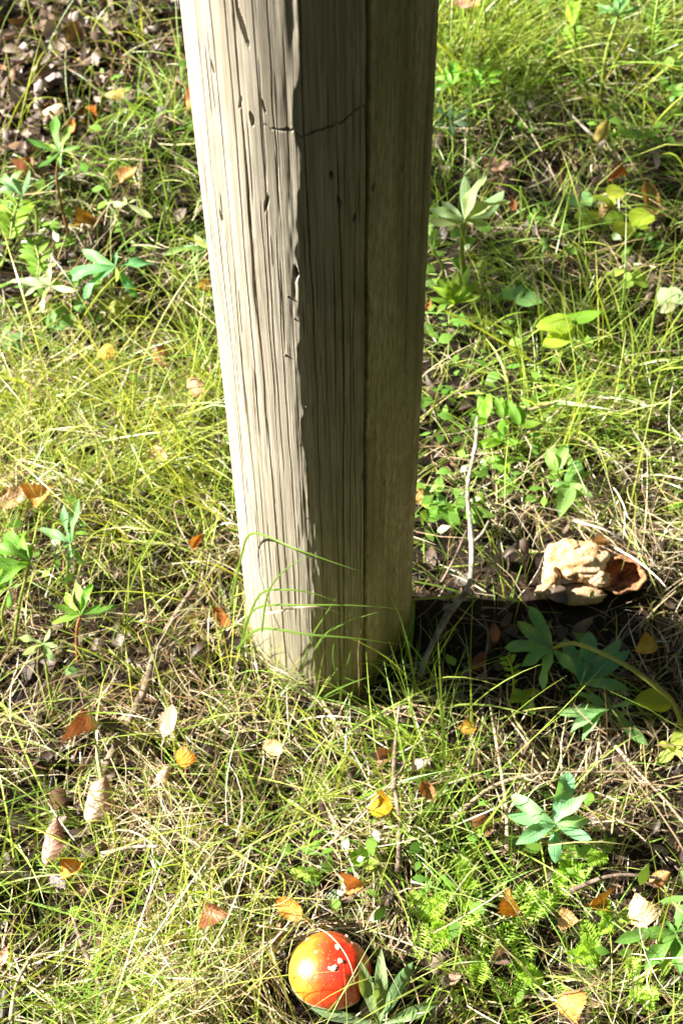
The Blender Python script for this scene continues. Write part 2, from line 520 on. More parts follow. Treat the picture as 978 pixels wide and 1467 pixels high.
    v = np.concatenate([v, ring2, ring3])
    i = np.arange(n); j = (i + 1) % n; b = (len(zs) - 1) * n
    q = np.concatenate([q, np.stack([b + i, b + j, nv + j, nv + i], -1), np.stack([nv + i, nv + j, nv + n + j, nv + n + i], -1)])
    pv = np.stack([np.concatenate([ARC.ravel(), np.tile(th * PR, 2)]), np.concatenate([Z.ravel(), np.full(2 * n, top)]), np.zeros(len(v))], -1)
    sw = np.concatenate([sawn.ravel(), np.zeros(2 * n)])
    me = np_mesh('shaft', v, q, True, pv=pv, sawn=sw)
    link('shaft', me, root, M_WOOD)
    print('fracture height', zf)
    # splinters lifted along the flaky band
    spl = [(-.13, .49, .012), (-.16, .555, .010), (-.2, .60, .009), (-.1, .43, .014), (-.12, .36, .016), (-.17, .33, .010), (-.09, .27, .014), (-.14, .235, .012),
           (-.21, .44, .010), (-.3, .553, .011), (-.1, .64, .009), (-.16, .185, .010), (-.09, .15, .012), (-.24, .625, .008), (.86, .05, .014)]
    for k, (a, z, L) in enumerate(spl):
        z = z * 0.9
        rq = random.Random(k)
        nseg = 6; vv = []; pvv = []
        for s in range(nseg + 1):
            t = s / nseg
            rad = PR - 0.0008 + 0.0032 * t ** 1.6
            wdt = 0.0016 * (1 - t) ** 0.7 + 0.0002
            aa = a + view + rq.uniform(-.006, .006)
            for sd in (-1, 0, 1):
                ang = aa + sd * wdt / PR
                rr_ = rad + (0.0006 if sd == 0 else 0)
                vv.append((rr_ * math.sin(ang), -rr_ * math.cos(ang), z + L * t)); pvv.append((a * PR + sd * wdt, z + L * t, 0))
        for s in range(nseg + 1):                       # underside gives it thickness
            t = s / nseg; rad = PR - 0.0016 + 0.0032 * t ** 1.6
            vv.append((rad * math.sin(a + view), -rad * math.cos(a + view), z + L * t)); pvv.append((a * PR, z, 0))
        fq = grid_quads(3, nseg + 1).tolist(); b0 = 3 * (nseg + 1)
        for s in range(nseg):
            fq.append([s * 3, (s + 1) * 3, b0 + s + 1, b0 + s]); fq.append([s * 3 + 2, b0 + s, b0 + s + 1, (s + 1) * 3 + 2])
        link('splinter', np_mesh('splinter', np.array(vv), np.array(fq), True, pv=np.array(pvv), sawn=np.zeros(len(vv))), root, M_WOOD)


make_post()

# ------------------------------------------------------------------ red mushroom
def m_cap():
    k = NT('mushroom_cap_red')
    o = k.n('ShaderNodeTexCoord').outputs['Object']
    s = k.n('ShaderNodeSeparateXYZ'); k.l(o, s.inputs[0])
    n1 = k.noise(o, 55, 4); n2 = k.noise(o, 300, 4)
    # red skin fades to orange and yellow towards one flank
    f = k.math('ADD', k.math('MULTIPLY', s.outputs[0], -14.0), k.math('ADD', k.math('MULTIPLY', n1, 0.55), k.math('MULTIPLY', s.outputs[1], 2.0)))
    c = k.ramp(k.math('ADD', f, 0.17), [(0.30, (0.60, 0.020, 0.010)), (0.53, (0.70, 0.065, 0.012)), (0.74, (0.82, 0.22, 0.018)), (0.95, (0.86, 0.40, 0.035))])
    c = k.mix(k.math('MULTIPLY', n2, 0.25), c, (0.55, 0.05, 0.01))
    sp = k.ramp(k.noise(o, 420, 2), [(0.66, (0, 0, 0)), (0.73, (1, 1, 1))])
    c = k.mix(k.math('MULTIPLY', sp, 0.35), c, (0.95, 0.55, 0.25))
    z = k.ramp(k.math('ADD', k.math('MULTIPLY', s.outputs[2], 100.0), k.math('MULTIPLY', n1, 0.8)), [(0.32, (1, 1, 1)), (0.55, (0, 0, 0))])
    c = k.mix(z, c, (0.80, 0.66, 0.45))
    # dry scuffs where the skin has torn
    sc = k.noise(k.mapping(o, (60, 210, 60)), 1.0, 5, 0.7)
    sc = k.ramp(sc, [(0.66, (0, 0, 0)), (0.72, (1, 1, 1))])
    c = k.mix(k.math('MULTIPLY', sc, 0.75), c, (0.85, 0.62, 0.45))
    dirt = k.ramp(k.noise(o, 190, 4), [(0.67, (0, 0, 0)), (0.72, (1, 1, 1))])
    c = k.mix(k.math('MULTIPLY', dirt, 0.7), c, (0.12, 0.05, 0.02))
    return k.done(k.bsdf(c, 0.32, 0.6, k.bump(k.math('ADD', k.math('MULTIPLY', n1, 2.2), k.math('MULTIPLY', n2, .5)), 0.5, 0.0014), 1.0, 0.2))


def plain(name, a, b, scale, rough=0.8, bump=0.001, spec=0.3):
    k = NT(name)
    o = k.n('ShaderNodeTexCoord').outputs['Object']
    n1 = k.noise(o, scale, 5, 0.6); n2 = k.noise(o, scale * 4, 4)
    c = k.ramp(k.math('MULTIPLY_ADD', n2, 0.3, k.math('MULTIPLY', n1, 0.7)), [(0.38, a), (0.62, b)])
    return k.done(k.bsdf(c, rough, spec, k.bump(k.math('ADD', n1, n2), 0.7, bump)))


M_CAP = m_cap()
M_PALE = plain('mushroom_pale', (0.68, 0.60, 0.45), (0.82, 0.77, 0.66), 120)
MUSH = at(472, 1387, 0.035)
MUSH.z = 0


def make_mushroom():
    root = empty('mushroom', (MUSH.x, MUSH.y, 0))
    tag(root, 'shiny orange and red domed mushroom in the grass behind grey green lupin leaflets', 'mushroom')
    RC, HC, zb = 0.0346, 0.029, 0.020
    nu, nv = 96, 40
    ph = np.linspace(0, 2 * math.pi, nu, endpoint=False)
    tt = np.linspace(0.0, 1.0, nv)
    PHI, T = np.meshgrid(ph, tt)
    el = (1 - T) * (math.pi / 2) - T * 0.62             # from the top over the rim and tucked under
    rr = np.cos(np.clip(el, -1, 1.5708)); zz = np.sin(el)
    k = 1 + 0.02 * np.cos(3 * PHI + 1.0) * T + 0.03 * vnoise(PHI / 2 / math.pi * 6 * 1.0, T * 2, 3) * np.sin(T * 3.1)
    k = k + 0.03 * np.cos(2 * PHI + 0.6) * T
    # lobe folds on the right and lower right
    for p0, dp, wd in ((-0.62, 0.15, 0.11), (0.95, 0.06, 0.10), (2.4, 0.02, 0.12), (-1.9, 0.02, 0.1)):
        dphi = np.angle(np.exp(1j * (PHI - p0 + 0.35 * (0.7 - T))))
        k = k - dp * np.exp(-(dphi / wd) ** 2) * np.clip((T - 0.22) / 0.3, 0, 1)
    zsc = np.where(zz > 0, HC, HC * 0.62)
    X = RC * rr * k * np.cos(PHI); Y = RC * rr * k * np.sin(PHI)
    Z = zz * zsc * (0.75 + 0.25 * k)
    # dent near the middle
    Z -= 0.0018 * np.exp(-(((X - 0.006) / 0.012) ** 2 + ((Y - 0.004) / 0.014) ** 2))
    v = np.stack([X, Y, Z], -1).reshape(-1, 3)
    cap = link('cap', np_mesh('cap', v, grid_quads(nu, nv, True)), root, M_CAP)
    cap.location = (0, 0, zb + 0.006); cap.rotation_euler = (R(-7), R(5), 0)
    # gills: many thin radial leaves below, one part
    gv, gq = [], []
    for i in range(70):
        a = 2 * math.pi * i / 70
        b = len(gv)
        for rad, z0, z1 in ((0.008, -.002, -.013), (0.018, -.002, -.014), (0.029, -.002, -.012)):
            gv += [(rad * math.cos(a), rad * math.sin(a), z0), (rad * math.cos(a), rad * math.sin(a), z1)]
        gq += [[b, b + 2, b + 3, b + 1], [b + 2, b + 4, b + 5, b + 3]]
    g = link('gills', np_mesh('gills', np.array(gv), np.array(gq)), root, M_PALE); g.location = (0, 0, zb + 0.006)
    g['kind'] = 'stuff'
    # stem with a swollen foot and a ring
    prof = [(0.0001, -.03), (0.013, -.028), (0.015, -.012), (0.011, 0.0), (0.0085, 0.012), (0.008, 0.022)]
    sv = []
    for i, (r_, z_) in enumerate(prof):
        for j in range(24):
            a = j / 24 * 2 * math.pi; e = 1 + 0.06 * math.sin(3 * a + i)
            sv.append((r_ * e * math.cos(a), r_ * e * math.sin(a), z_))
    link('stem', np_mesh('stem', np.array(sv), grid_quads(24, len(prof), True)), root, M_PALE)
    # wart remnants on the cap
    rq = random.Random(4)
    mw = cap.matrix_basis
    for px, py, s in ((483, 1356, .0026), (487, 1376, .0028), (478, 1388, .0034), (473, 1387, .0024), (469, 1323, .003), (476, 1327, .0036), (462, 1328, .0028),
                      (452, 1364, .0016), (497, 1340, .0018), (440, 1345, .0016), (505, 1350, .0015)):
        # hit the dome: march along the view ray
        d_ = ray(px, py).normalized(); hit = None
        for st in range(900):
            p = CAM_P + d_ * (1.25 + st * 0.0004)
            loc = mw.inverted() @ (p - Vector((MUSH.x, MUSH.y, 0)))
            if (loc.x ** 2 + loc.y ** 2) / RC ** 2 + (loc.z / HC) ** 2 < 1.0: hit = loc; break
        if hit is None:
            continue
        nrm = Vector((hit.x / RC ** 2, hit.y / RC ** 2, hit.z / HC ** 2)).normalized()
        vv = []; nn = 9
        for ring, (rad, h) in enumerate(((1, -.3), (.85, .1), (.45, .2))):
            for j in range(nn):
                a = 2 * math.pi * j / nn
                q_ = rad * s * rq.uniform(.6, 1.25)
                vv.append((q_ * math.cos(a), q_ * .75 * math.sin(a), h * s * rq.uniform(.6, 1.3)))
        fq = grid_quads(nn, 3, True).tolist()
        me = bpy.data.meshes.new('wart'); me.from_pydata(vv, [], fq + [[2 * nn + j for j in range(nn)]])
        o = link('wart', me, root, M_PALE)
        o.matrix_basis = mw @ (Matrix.Translation(hit) @ nrm.to_track_quat('Z', 'Y').to_matrix().to_4x4() @ Matrix.Rotation(rq.uniform(0, 6), 4, 'Z'))


make_mushroom()

# ------------------------------------------------------------------ crumbling pale mushroom on the right
M_CRUMB = None


def m_crumb():
    k = NT('mushroom_crumbling')
    o = k.n('ShaderNodeTexCoord').outputs['Object']
    n1 = k.noise(o, 60, 6, 0.6); n2 = k.noise(o, 190, 5, 0.65)
    c = k.ramp(n1, [(0.36, (0.36, 0.17, 0.06)), (0.48, (0.62, 0.38, 0.19)), (0.62, (0.70, 0.53, 0.34))])
    c = k.mix(k.ramp(n2, [(0.55, (0, 0, 0)), (0.72, (1, 1, 1))]), c, (0.40, 0.19, 0.08))
    return k.done(k.bsdf(c, 0.8, 0.25, k.bump(k.math('ADD', n1, n2), 0.9, 0.003)))


def lump(name, root, px, py, up, ra, mat, seed, folds=0.22, rot=0.0, open_=None):
    p = ground(px, py, up)
    nu, nv = 56, 34
    PHI, TH = np.meshgrid(np.linspace(0, 2 * math.pi, nu, endpoint=False), np.linspace(0.01, math.pi - 0.01, nv))
    x = np.sin(TH) * np.cos(PHI); y = np.sin(TH) * np.sin(PHI); z = np.cos(TH)
    n3 = lambda s, q: (vnoise(x * s + q, y * s + z * s * 0.7, seed + q) + vnoise(y * s - q, z * s + x * s * .6, seed + q + 9)) * 0.5
    k = 1 + folds * n3(1.6, 1) + folds * 0.75 * (np.abs(n3(2.6, 2)) * 2 - .5) + folds * 0.3 * n3(6, 3) + folds * 0.12 * n3(14, 4)
    v = np.stack([x * k * ra[0], y * k * ra[1], z * k * ra[2]], -1).reshape(-1, 3)
    o = link(name, np_mesh(name, v, grid_quads(nu, nv, True)), root, mat)
    o.location = p - root.location; o.rotation_euler = (0, 0, rot)
    return o


def make_crumb():
    c = m_crumb()
    M_RUST = plain('mushroom_rust', (0.08, 0.033, 0.015), (0.38, 0.18, 0.08), 90)
    M_TAN = plain('mushroom_tan', (0.36, 0.22, 0.11), (0.50, 0.36, 0.22), 80)
    root = empty('broken_mushroom', ground(826, 840))
    tag(root, 'crumbling pale peach mushroom with a rusty hollow on dry grass right of the post', 'mushroom')
    lump('cap', root, 824, 808, 0.024, (0.030, 0.020, 0.013), c, 101, 0.20, 0.15)
    lump('cap_fragment', root, 804, 792, 0.030, (0.019, 0.013, 0.009), c, 211, 0.22, 0.5)
    lump('cap_fragment', root, 842, 792, 0.028, (0.015, 0.011, 0.008), c, 251, 0.22, -0.6)
    lump('cap_fragment', root, 848, 826, 0.022, (0.017, 0.010, 0.010), c, 131, 0.22, -0.35)
    lump('cap_fragment', root, 789, 829, 0.020, (0.0085, 0.011, 0.017), c, 151, 0.16, 0.3)
    lump('stem', root, 830, 851, 0.011, (0.025, 0.011, 0.010), M_TAN, 171, 0.12, -0.05)
    lump('cap_fragment', root, 779, 848, 0.010, (0.010, 0.007, 0.009), M_TAN, 191, 0.25, 0.6)
    # the hollow: a broken bowl, rust brown, open to the camera
    p = ground(890, 822, 0.024)
    nu, nv = 40, 16
    PHI, T = np.meshgrid(np.linspace(0, 2 * math.pi, nu, endpoint=False), np.linspace(0.02, 1, nv))
    el = T * 1.9
    k = 1 + 0.18 * vnoise(PHI * 1.6, T * 3, 5) + 0.10 * vnoise(PHI * 5, T * 6, 6)
    k = k * (1 + 0.22 * T ** 3 * vnoise(PHI * 2.546, T * 0, 8))
    rr = np.sin(el) * 0.021 * k
    outer = np.stack([rr * np.cos(PHI) * 1.15, rr * np.sin(PHI) * .85, -np.cos(el) * 0.022 * k], -1).reshape(-1, 3)
    inner = outer * 0.86 + np.array([0, 0, 0.002])
    q = grid_quads(nu, nv, True)
    n = len(outer); i = np.arange(nu); j = (i + 1) % nu; b = (nv - 1) * nu
    qq = np.concatenate([q, q[:, ::-1] + n, np.stack([b + i, b + j, n + b + j, n + b + i], -1)])
    o = link('hollow_cap', np_mesh('hollow_cap', np.concatenate([outer, inner]), qq), root, M_RUST)
    o.location = p - root.location; o.rotation_euler = (R(26), R(-8), R(10))
    lump('cap_fragment', root, 890, 842, 0.010, (0.012, 0.006, 0.006), M_RUST, 231, 0.25, 0.2)


make_crumb()

# ------------------------------------------------------------------ unseen trees, added round the clearing to block low sky
def unseen_shade_trees():
    rng = np.random.default_rng(77)
    parts = []
    sun = math.atan2(math.cos(SUN_AZ), math.sin(SUN_AZ))

    def crown(cx, cy, z0, z1, rad, n, size):
        t = rng.random(n); z = z0 + (z1 - z0) * t
        rr = rad * (1 - .75 * t) * np.sqrt(rng.random(n)); a = rng.uniform(0, 6.283, n)
        P = np.stack([cx + rr * np.cos(a), cy + rr * np.sin(a), z], -1)
        u = rng.normal(0, 1, (n, 3)); u /= np.linalg.norm(u, axis=1)[:, None]
        w_ = np.cross(u, rng.normal(0, 1, (n, 3))); w_ /= np.linalg.norm(w_, axis=1)[:, None]
        s_ = size * rng.uniform(.6, 1.3, n)[:, None]
        V = np.stack([P - u * s_, P - w_ * s_ * .5, P + u * s_, P + w_ * s_ * .5], 1).reshape(-1, 3)
        Q = np.arange(n * 4).reshape(-1, 4)
        C = np.repeat(np.array([[.05, .10, .025]]) * rng.uniform(.6, 1.5, n)[:, None], 4, 0)
        parts.append((V, Q, C))

    def trunk(cx, cy, h, r):
        k = 8; zz = np.linspace(-.2, h, 7); a = np.arange(k) / k * 6.283
        V = np.array([[cx + r * (1 - .85 * i / 6) * math.cos(q) + .05 * math.sin(i), cy + r * (1 - .85 * i / 6) * math.sin(q), z] for i, z in enumerate(zz) for q in a])
        parts.append((V, grid_quads(k, 7, True), np.tile([.12, .09, .06], (len(V), 1))))
    for i in range(26):
        a = i / 26 * 6.283 + rng.uniform(-.08, .08)
        if abs(math.remainder(a - sun, 6.283)) < .42: continue
        d = rng.uniform(4.2, 6.5); h = d * rng.uniform(1.5, 2.1)
        cx, cy = d * math.cos(a), 1 + d * math.sin(a)
        trunk(cx, cy, h * .9, .11)
        crown(cx, cy, rng.uniform(.2, .8), h, rng.uniform(1.4, 2.0), 6500, .13)
    # unseen birch and loose leaves towards the sun, added to dapple the far ground
    def dapple_spray(px, py, dist, ry, rz, n, size):
        T = at(px, py); p = T + sdir * dist
        P = np.stack([p.x + rng.normal(0, .12, n), p.y + rng.uniform(-ry, ry, n), p.z + rng.uniform(-rz, rz, n)], -1)
        u = rng.normal(0, 1, (n, 3)); u /= np.linalg.norm(u, axis=1)[:, None]
        w_ = np.cross(u, rng.normal(0, 1, (n, 3))); w_ /= np.linalg.norm(w_, axis=1)[:, None]
        s_ = size * rng.uniform(.6, 1.3, n)[:, None]
        V = np.stack([P - u * s_, P - w_ * s_ * .5, P + u * s_, P + w_ * s_ * .5], 1).reshape(-1, 3)
        parts.append((V, np.arange(n * 4).reshape(-1, 4), np.tile([.06, .12, .03], (n * 4, 1))))
    dapple_spray(755, 255, 3.6, .14, .13, 54, .042)
    dapple_spray(930, 400, 3.6, .12, .10, 20, .042)
    trunk(-3.6, 2.6, 5.0, .05)
    crown(-3.6, 2.6, 3.6, 6.5, 1.0, 2500, .06)
    v, q, c = join(parts)
    m = m_blade('tree_leaves', .25, .5, .35)
    o = link('unseen_shade_trees', np_mesh('unseen_shade_trees', v, q, False, tint=c), None, m)
    tag(o, 'unseen trees added round the clearing to block low sky', kind='stuff')


# ------------------------------------------------------------------ leaf meshes
def leaf_mesh(name, prof, nl=9, nw=5, fold=0.22, arch=0.07, wave=0.03, seed=0, serr=0.0):
    """unit leaf along +X, tip at (1,0,0); prof(t) is the half width"""
    t = np.linspace(0, 1, nl); s = np.linspace(-1, 1, nw)
    S, T = np.meshgrid(s, t)
    W = prof(T)
    ser = 1 + serr * np.where((np.arange(nl) % 2)[:, None] == 0, 1, -1) * (np.abs(S) > .9)
    x = T + 0 * S
    y = W * S * ser
    z = arch * np.sin(np.pi * T) * (1 + 0.4 * math.sin(seed)) + fold * np.abs(S) ** 1.3 * W + wave * np.sin(T * 9 + seed * 2 + S * 1.5) * np.abs(S) * np.sin(np.pi * T)
    y = y + 0.03 * np.sin(np.pi * T) * math.sin(seed * 3.1)
    v = np.stack([x, y, z], -1).reshape(-1, 3)
    lf = np.stack([T, S, 0 * T], -1).reshape(-1, 3)
    return np_mesh(name, v, grid_quads(nw, nl), True, lf=lf)


lanc = lambda T: 0.135 * np.sin(np.pi * np.clip(T, 0, 1) ** 1.35) ** 0.85 * (1 - 0.1 * T) + 0.012 * (1 - T)
wide = lambda T: 0.185 * np.sin(np.pi * np.clip(T, 0, 1) ** 1.25) ** 0.8 + 0.012 * (1 - T)
oval = lambda T: 0.27 * np.sin(np.pi * np.clip(T, 0, 1) ** 0.85) ** 0.75 + 0.01 * (1 - T)
rnd_ = lambda T: 0.46 * np.sin(np.pi * np.clip(T, 0, 1) ** 1.15) ** 0.55 + 0.01 * (1 - T)
pinna = lambda T: 0.17 * np.sin(np.pi * np.clip(T, 0, 1) ** 0.9) ** 0.8 + 0.01 * (1 - T)
LEAFLETS = {
    'lanc': [leaf_mesh('leaflet_narrow', lanc, 12, 5, .30 + .08 * (i % 3), .05 + .05 * (i % 3), .06, i) for i in range(5)],
    'wide': [leaf_mesh('leaflet_wide', wide, 12, 5, .22 + .06 * (i % 3), .05 + .05 * (i % 3), .085, i + 7) for i in range(5)],
    'oval': [leaf_mesh('leaflet_oval', oval, 9, 5, .18 + .08 * i, .06, .05, i + 13) for i in range(3)],
    'round': [leaf_mesh('leaflet_round', rnd_, 8, 5, .12 + .06 * i, .05, .05, i + 17) for i in range(3)],
    'pinna': [leaf_mesh('leaflet_small', pinna, 5, 3, .25, .05, .02, i + 19) for i in range(2)],
}
for k_, ms in LEAFLETS.items():
    for m_ in ms: m_.materials.append(M_LEAF if k_ in ('lanc', 'wide') else M_THIN)

GREEN = (0.08, 0.22, 0.045)
DEEP = (0.10, 0.26, 0.10)
TEAL = (0.105, 0.24, 0.125)
PALE = (0.27, 0.36, 0.23)
LIME = (0.125, 0.24, 0.025)
YLIME = (0.22, 0.32, 0.03)
YEL = (0.42, 0.37, 0.05)


def leaflet(parent, origin, b, p, kind, color, rq, normal=None, wf=1.0, roll=0.35):
    b = Vector(b); p = Vector(p)
    x = p - b; L = x.length
    if L < 1e-5: return None
    x.normalize()
    n = Vector(normal) if normal else Vector((-0.25, -0.1, 1))
    n = n + Vector((rq.uniform(-roll, roll), rq.uniform(-roll, roll), 0))
    y = n.cross(x)
    if y.length < .05: y = Vector((0, -1, 0.5)).cross(x)
    y.normalize(); z = x.cross(y)
    M = Matrix((x, y, z)).transposed().to_4x4()
    M.translation = b - origin
    o = bpy.data.objects.new('leaflet', rq.choice(LEAFLETS[kind]))
    COL.objects.link(o); o.parent = parent
    o.matrix_basis = M @ Matrix.Diagonal((L, L * wf * (.84 if kind in ('lanc', 'wide') else 1.0) * rq.uniform(.88, 1.12), L * rq.choice((1, 1, -0.4)), 1))
    q = rq.uniform(.82, 1.2)
    o.color = (color[0] * q * rq.uniform(.85, 1.2), color[1] * q, color[2] * q * rq.uniform(.8, 1.1), 1)
    return o


def palmate(name, label, cat, group, leaves, kind='lanc', color=GREEN, seed=0, wf=1.0, stalk_r=0.0016, stalk_col=None):
    """leaves: list of dict(c=(px,py), h, tips=[(px,py[,dz])], root=(px,py), via=[(px,py,z)...])"""
    rq = random.Random(seed)
    r0 = leaves[0].get('root') or (leaves[0]['c'][0] + 4, leaves[0]['c'][1] + 20)
    base = ground(*r0); base.z -= 0.01
    root = empty(name, base)
    tag(root, label, cat, group)
    for lf in leaves:
        g0 = ground(*(lf.get('root') or r0)); g0.z -= 0.008
        c = at(lf['c'][0], lf['c'][1], float(gh(g0.x, g0.y)) + lf['h'])
        if kind in ('lanc', 'wide'): CLEAR.append((c.x, c.y - .01, .038, c.z))
        pts = [g0] + [at(*v) for v in lf.get('via', [])]
        if len(pts) == 1:
            m = (g0 + c) / 2 + Vector((rq.uniform(-.01, .01), rq.uniform(-.01, .01), lf['h'] * 0.15))
            pts.append(m)
        pts.append(c)
        rad = lf.get('r', stalk_r)
        me = tube('leaf_stalk', pts, [rad * (1.25 - 0.45 * i / (len(pts) - 1)) for i in range(len(pts))], 6, .05)
        st = link('leaf_stalk', me, root, M_STALK)
        st.location = g0 - base
        sc = stalk_col or (0.16, 0.22, 0.05)
        st.color = (*sc, 1)
        kd = lf.get('kind', kind); col = lf.get('color', color)
        for tp in lf['tips']:
            dz = tp[2] if len(tp) > 2 else rq.uniform(-.012, .012)
            co = tp[3] if len(tp) > 3 else col
            p = at(tp[0], tp[1], c.z + dz)
            leaflet(st, g0, c, p, kd, co, rq, lf.get('n'), lf.get('wf', wf))
    return root


CLEAR = []
LG = 'lupin plants in the grass'
palmate('lupin_plant', 'tall green lupin leaf rising from a reddish stalk beside the bare litter at upper left', 'plant', LG,
        [dict(c=(86, 218), h=.12, root=(101, 345), tips=[(80, 165), (103, 178, .02, LIME), (116, 210), (86, 242), (38, 198), (54, 240), (62, 205, .0, LIME)])], color=GREEN, seed=1, stalk_col=(.16, .09, .05))
palmate('lupin_plant', 'grey green lupin cut by the left edge below the bare litter', 'plant', LG,
        [dict(c=(32, 282), h=.08, root=(50, 350), tips=[(2, 255), (18, 252), (43, 243), (24, 305), (-8, 278), (12, 298)])], color=TEAL, seed=2)
palmate('lupin_plant', 'palest silvery lupin leaf lying open at the left beside a greener one', 'plant', LG,
        [dict(c=(72, 409), h=.06, root=(78, 440), tips=[(14, 403), (35, 425), (62, 449), (110, 417), (105, 387), (83, 376), (44, 372)], n=(-.5, -.1, 1))], color=PALE, seed=3)
palmate('lupin_plant', 'glossy blue green lupin leaf with long drooping leaflets left of the post', 'plant', LG,
        [dict(c=(166, 382), h=.085, root=(170, 440), tips=[(118, 358), (95, 402, -.02), (120, 434, -.03), (198, 428, -.03), (222, 379), (168, 360), (167, 404, 0, YLIME)], n=(-.35, -.2, 1))], color=(.095, .32, .14), seed=4, wf=1.12)
palmate('lupin_plant', 'pale lupin leaf reaching out from behind the left edge of the post', 'plant', LG,
        [dict(c=(296, 357), h=.06, root=(310, 385), tips=[(233, 366), (278, 336), (262, 352), (302, 328), (325, 345), (270, 378)])], color=(.17, .29, .12), seed=5)
palmate('lupin_plant', 'small bluish folded lupin leaf below the tall one at upper left', 'plant', LG,
        [dict(c=(80, 262), h=.04, root=(84, 290), tips=[(64, 274), (94, 246), (90, 278), (70, 252)])], color=TEAL, seed=6)
palmate('lupin_plant', 'little whitish lupin leaf in the dark gap left of the post', 'plant', LG,
        [dict(c=(183, 292), h=.035, root=(186, 310), tips=[(150, 291), (178, 283), (208, 290), (219, 312), (197, 303)])], color=PALE, seed=8)
palmate('lupin_plant', 'upright blue grey lupin above the bright green one at the left', 'plant', LG,
        [dict(c=(102, 778), h=.07, root=(98, 850), tips=[(92, 722, .02), (114, 715, .03), (66, 760), (55, 757), (100, 818), (121, 813, -.02, GREEN), (78, 806)], n=(-.4, 0, 1))], color=TEAL, seed=9)
palmate('lupin_plant', 'broad bright green lupin cut by the left edge with a lower second leaf', 'plant', LG,
        [dict(c=(44, 806), h=.10, root=(16, 930), tips=[(-14, 785), (-22, 806), (38, 761), (57, 778), (6, 765), (-16, 824), (-2, 838)], kind='lanc', wf=1.2),
         dict(c=(14, 845), h=.06, root=(16, 930), tips=[(-8, 830), (22, 826), (12, 872), (-8, 862), (30, 838)])], color=(.10, .25, .03), seed=10)
palmate('lupin_plant', 'bright fresh green lupin fan on a red stalk at mid left', 'plant', LG,
        [dict(c=(116, 881), h=.085, root=(111, 948), tips=[(78, 866), (74, 894), (94, 848), (108, 832), (133, 836), (146, 864), (169, 866, -.01, GREEN)], n=(-.4, -.3, 1))], color=(.125, .30, .035), seed=11, wf=1.15, stalk_col=(.24, .10, .05))
palmate('lupin_plant', 'pale drooping lupin below the bright fan at the left', 'plant', LG,
        [dict(c=(62, 922), h=.07, root=(80, 1040), tips=[(72, 900), (84, 926), (79, 948), (46, 932), (26, 914), (32, 938)], n=(-.5, 0, 1), kind='wide')], color=(.20, .31, .12), seed=12)
palmate('lupin_plant', 'largest lupin right of the post with wavy silvery leaflets on a long stem', 'plant', LG,
        [dict(c=(665, 316), h=.12, root=(668, 430), tips=[(665, 251, .03), (697, 252, .03), (722, 273), (732, 289), (612, 316), (615, 300), (640, 330, -.02), (632, 290), (700, 322, -.01)], kind='wide', wf=.82, n=(-.4, -.35, 1), r=.0026),
         dict(c=(689, 399), h=.05, root=(672, 440), tips=[(722, 384), (704, 368), (712, 402), (688, 372)], color=(.2, .32, .08))], color=(.20, .32, .17), seed=13)
palmate('lupin_plant', 'bright yellow green upturned lupin rosette below the large silvery one', 'plant', LG,
        [dict(c=(651, 436), h=.055, root=(652, 470), tips=[(616, 410, .02), (614, 427, .01), (640, 396, .03), (655, 386, .03), (672, 382, .03), (687, 400, .02), (689, 424, .01), (628, 398, .02), (664, 392, .03), (680, 412, .01)], kind='lanc', n=(-.3, -.6, 1))], color=(.17, .33, .03), seed=14)
palmate('lupin_plant', 'light green lupin leaf against the right edge of the post', 'plant', LG,
        [dict(c=(619, 358), h=.06, root=(624, 400), tips=[(607, 330), (636, 342), (625, 327), (602, 352), (652, 348), (640, 362)])], color=(.16, .29, .06), seed=15)
palmate('lupin_plant', 'row of green lupin leaves behind the post under the tall grass', 'plant', LG,
        [dict(c=(648, 122), h=.08, root=(652, 165), tips=[(620, 112), (648, 88), (664, 101), (620, 127), (678, 112), (634, 96)], color=(.16, .40, .05)),
         dict(c=(686, 122), h=.08, root=(684, 165), tips=[(676, 97), (718, 116), (724, 101), (696, 95), (660, 118), (704, 128)], color=(.14, .36, .05))], color=GREEN, seed=16)
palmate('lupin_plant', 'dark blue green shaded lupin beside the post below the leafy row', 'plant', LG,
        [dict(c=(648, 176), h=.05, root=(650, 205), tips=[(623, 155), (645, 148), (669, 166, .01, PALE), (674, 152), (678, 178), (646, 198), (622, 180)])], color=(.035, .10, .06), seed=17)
palmate('lupin_plant', 'tall lupin on a thick stem at the top edge right of centre', 'plant', LG,
        [dict(c=(886, 20), h=.14, root=(858, 185), tips=[(852, 7), (854, 20), (873, -8), (903, -6), (917, 8), (874, 36), (890, -14)], r=.0026)], color=(.10, .25, .10), seed=18)
palmate('lupin_plant', 'bright double tiered lupin left of the tall lupin on a thick stem', 'plant', LG,
        [dict(c=(822, 64), h=.07, root=(824, 120), tips=[(806, 42), (831, 34), (840, 46), (808, 68), (818, 40)], wf=1.3),
         dict(c=(822, 34), h=.11, root=(824, 120), tips=[(815, 4), (828, 4), (838, 10), (806, 42), (836, 34)], wf=1.3)], color=(.16, .33, .03), seed=19)
palmate('lupin_plant', 'small bright lupin sprout behind the sparse stalks at upper right', 'plant', LG,
        [dict(c=(784, 82), h=.05, root=(786, 110), tips=[(788, 52), (798, 80), (766, 84), (776, 64), (796, 62)])], color=(.14, .32, .03), seed=20)
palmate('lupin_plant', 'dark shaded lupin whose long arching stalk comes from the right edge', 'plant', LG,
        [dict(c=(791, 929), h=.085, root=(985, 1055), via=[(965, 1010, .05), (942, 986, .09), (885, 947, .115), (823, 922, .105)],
              tips=[(722, 928), (746, 955), (777, 988, -.02), (825, 966), (740, 890), (757, 868)], kind='wide', r=.0021)], color=DEEP, seed=21, stalk_col=(.20, .24, .05))
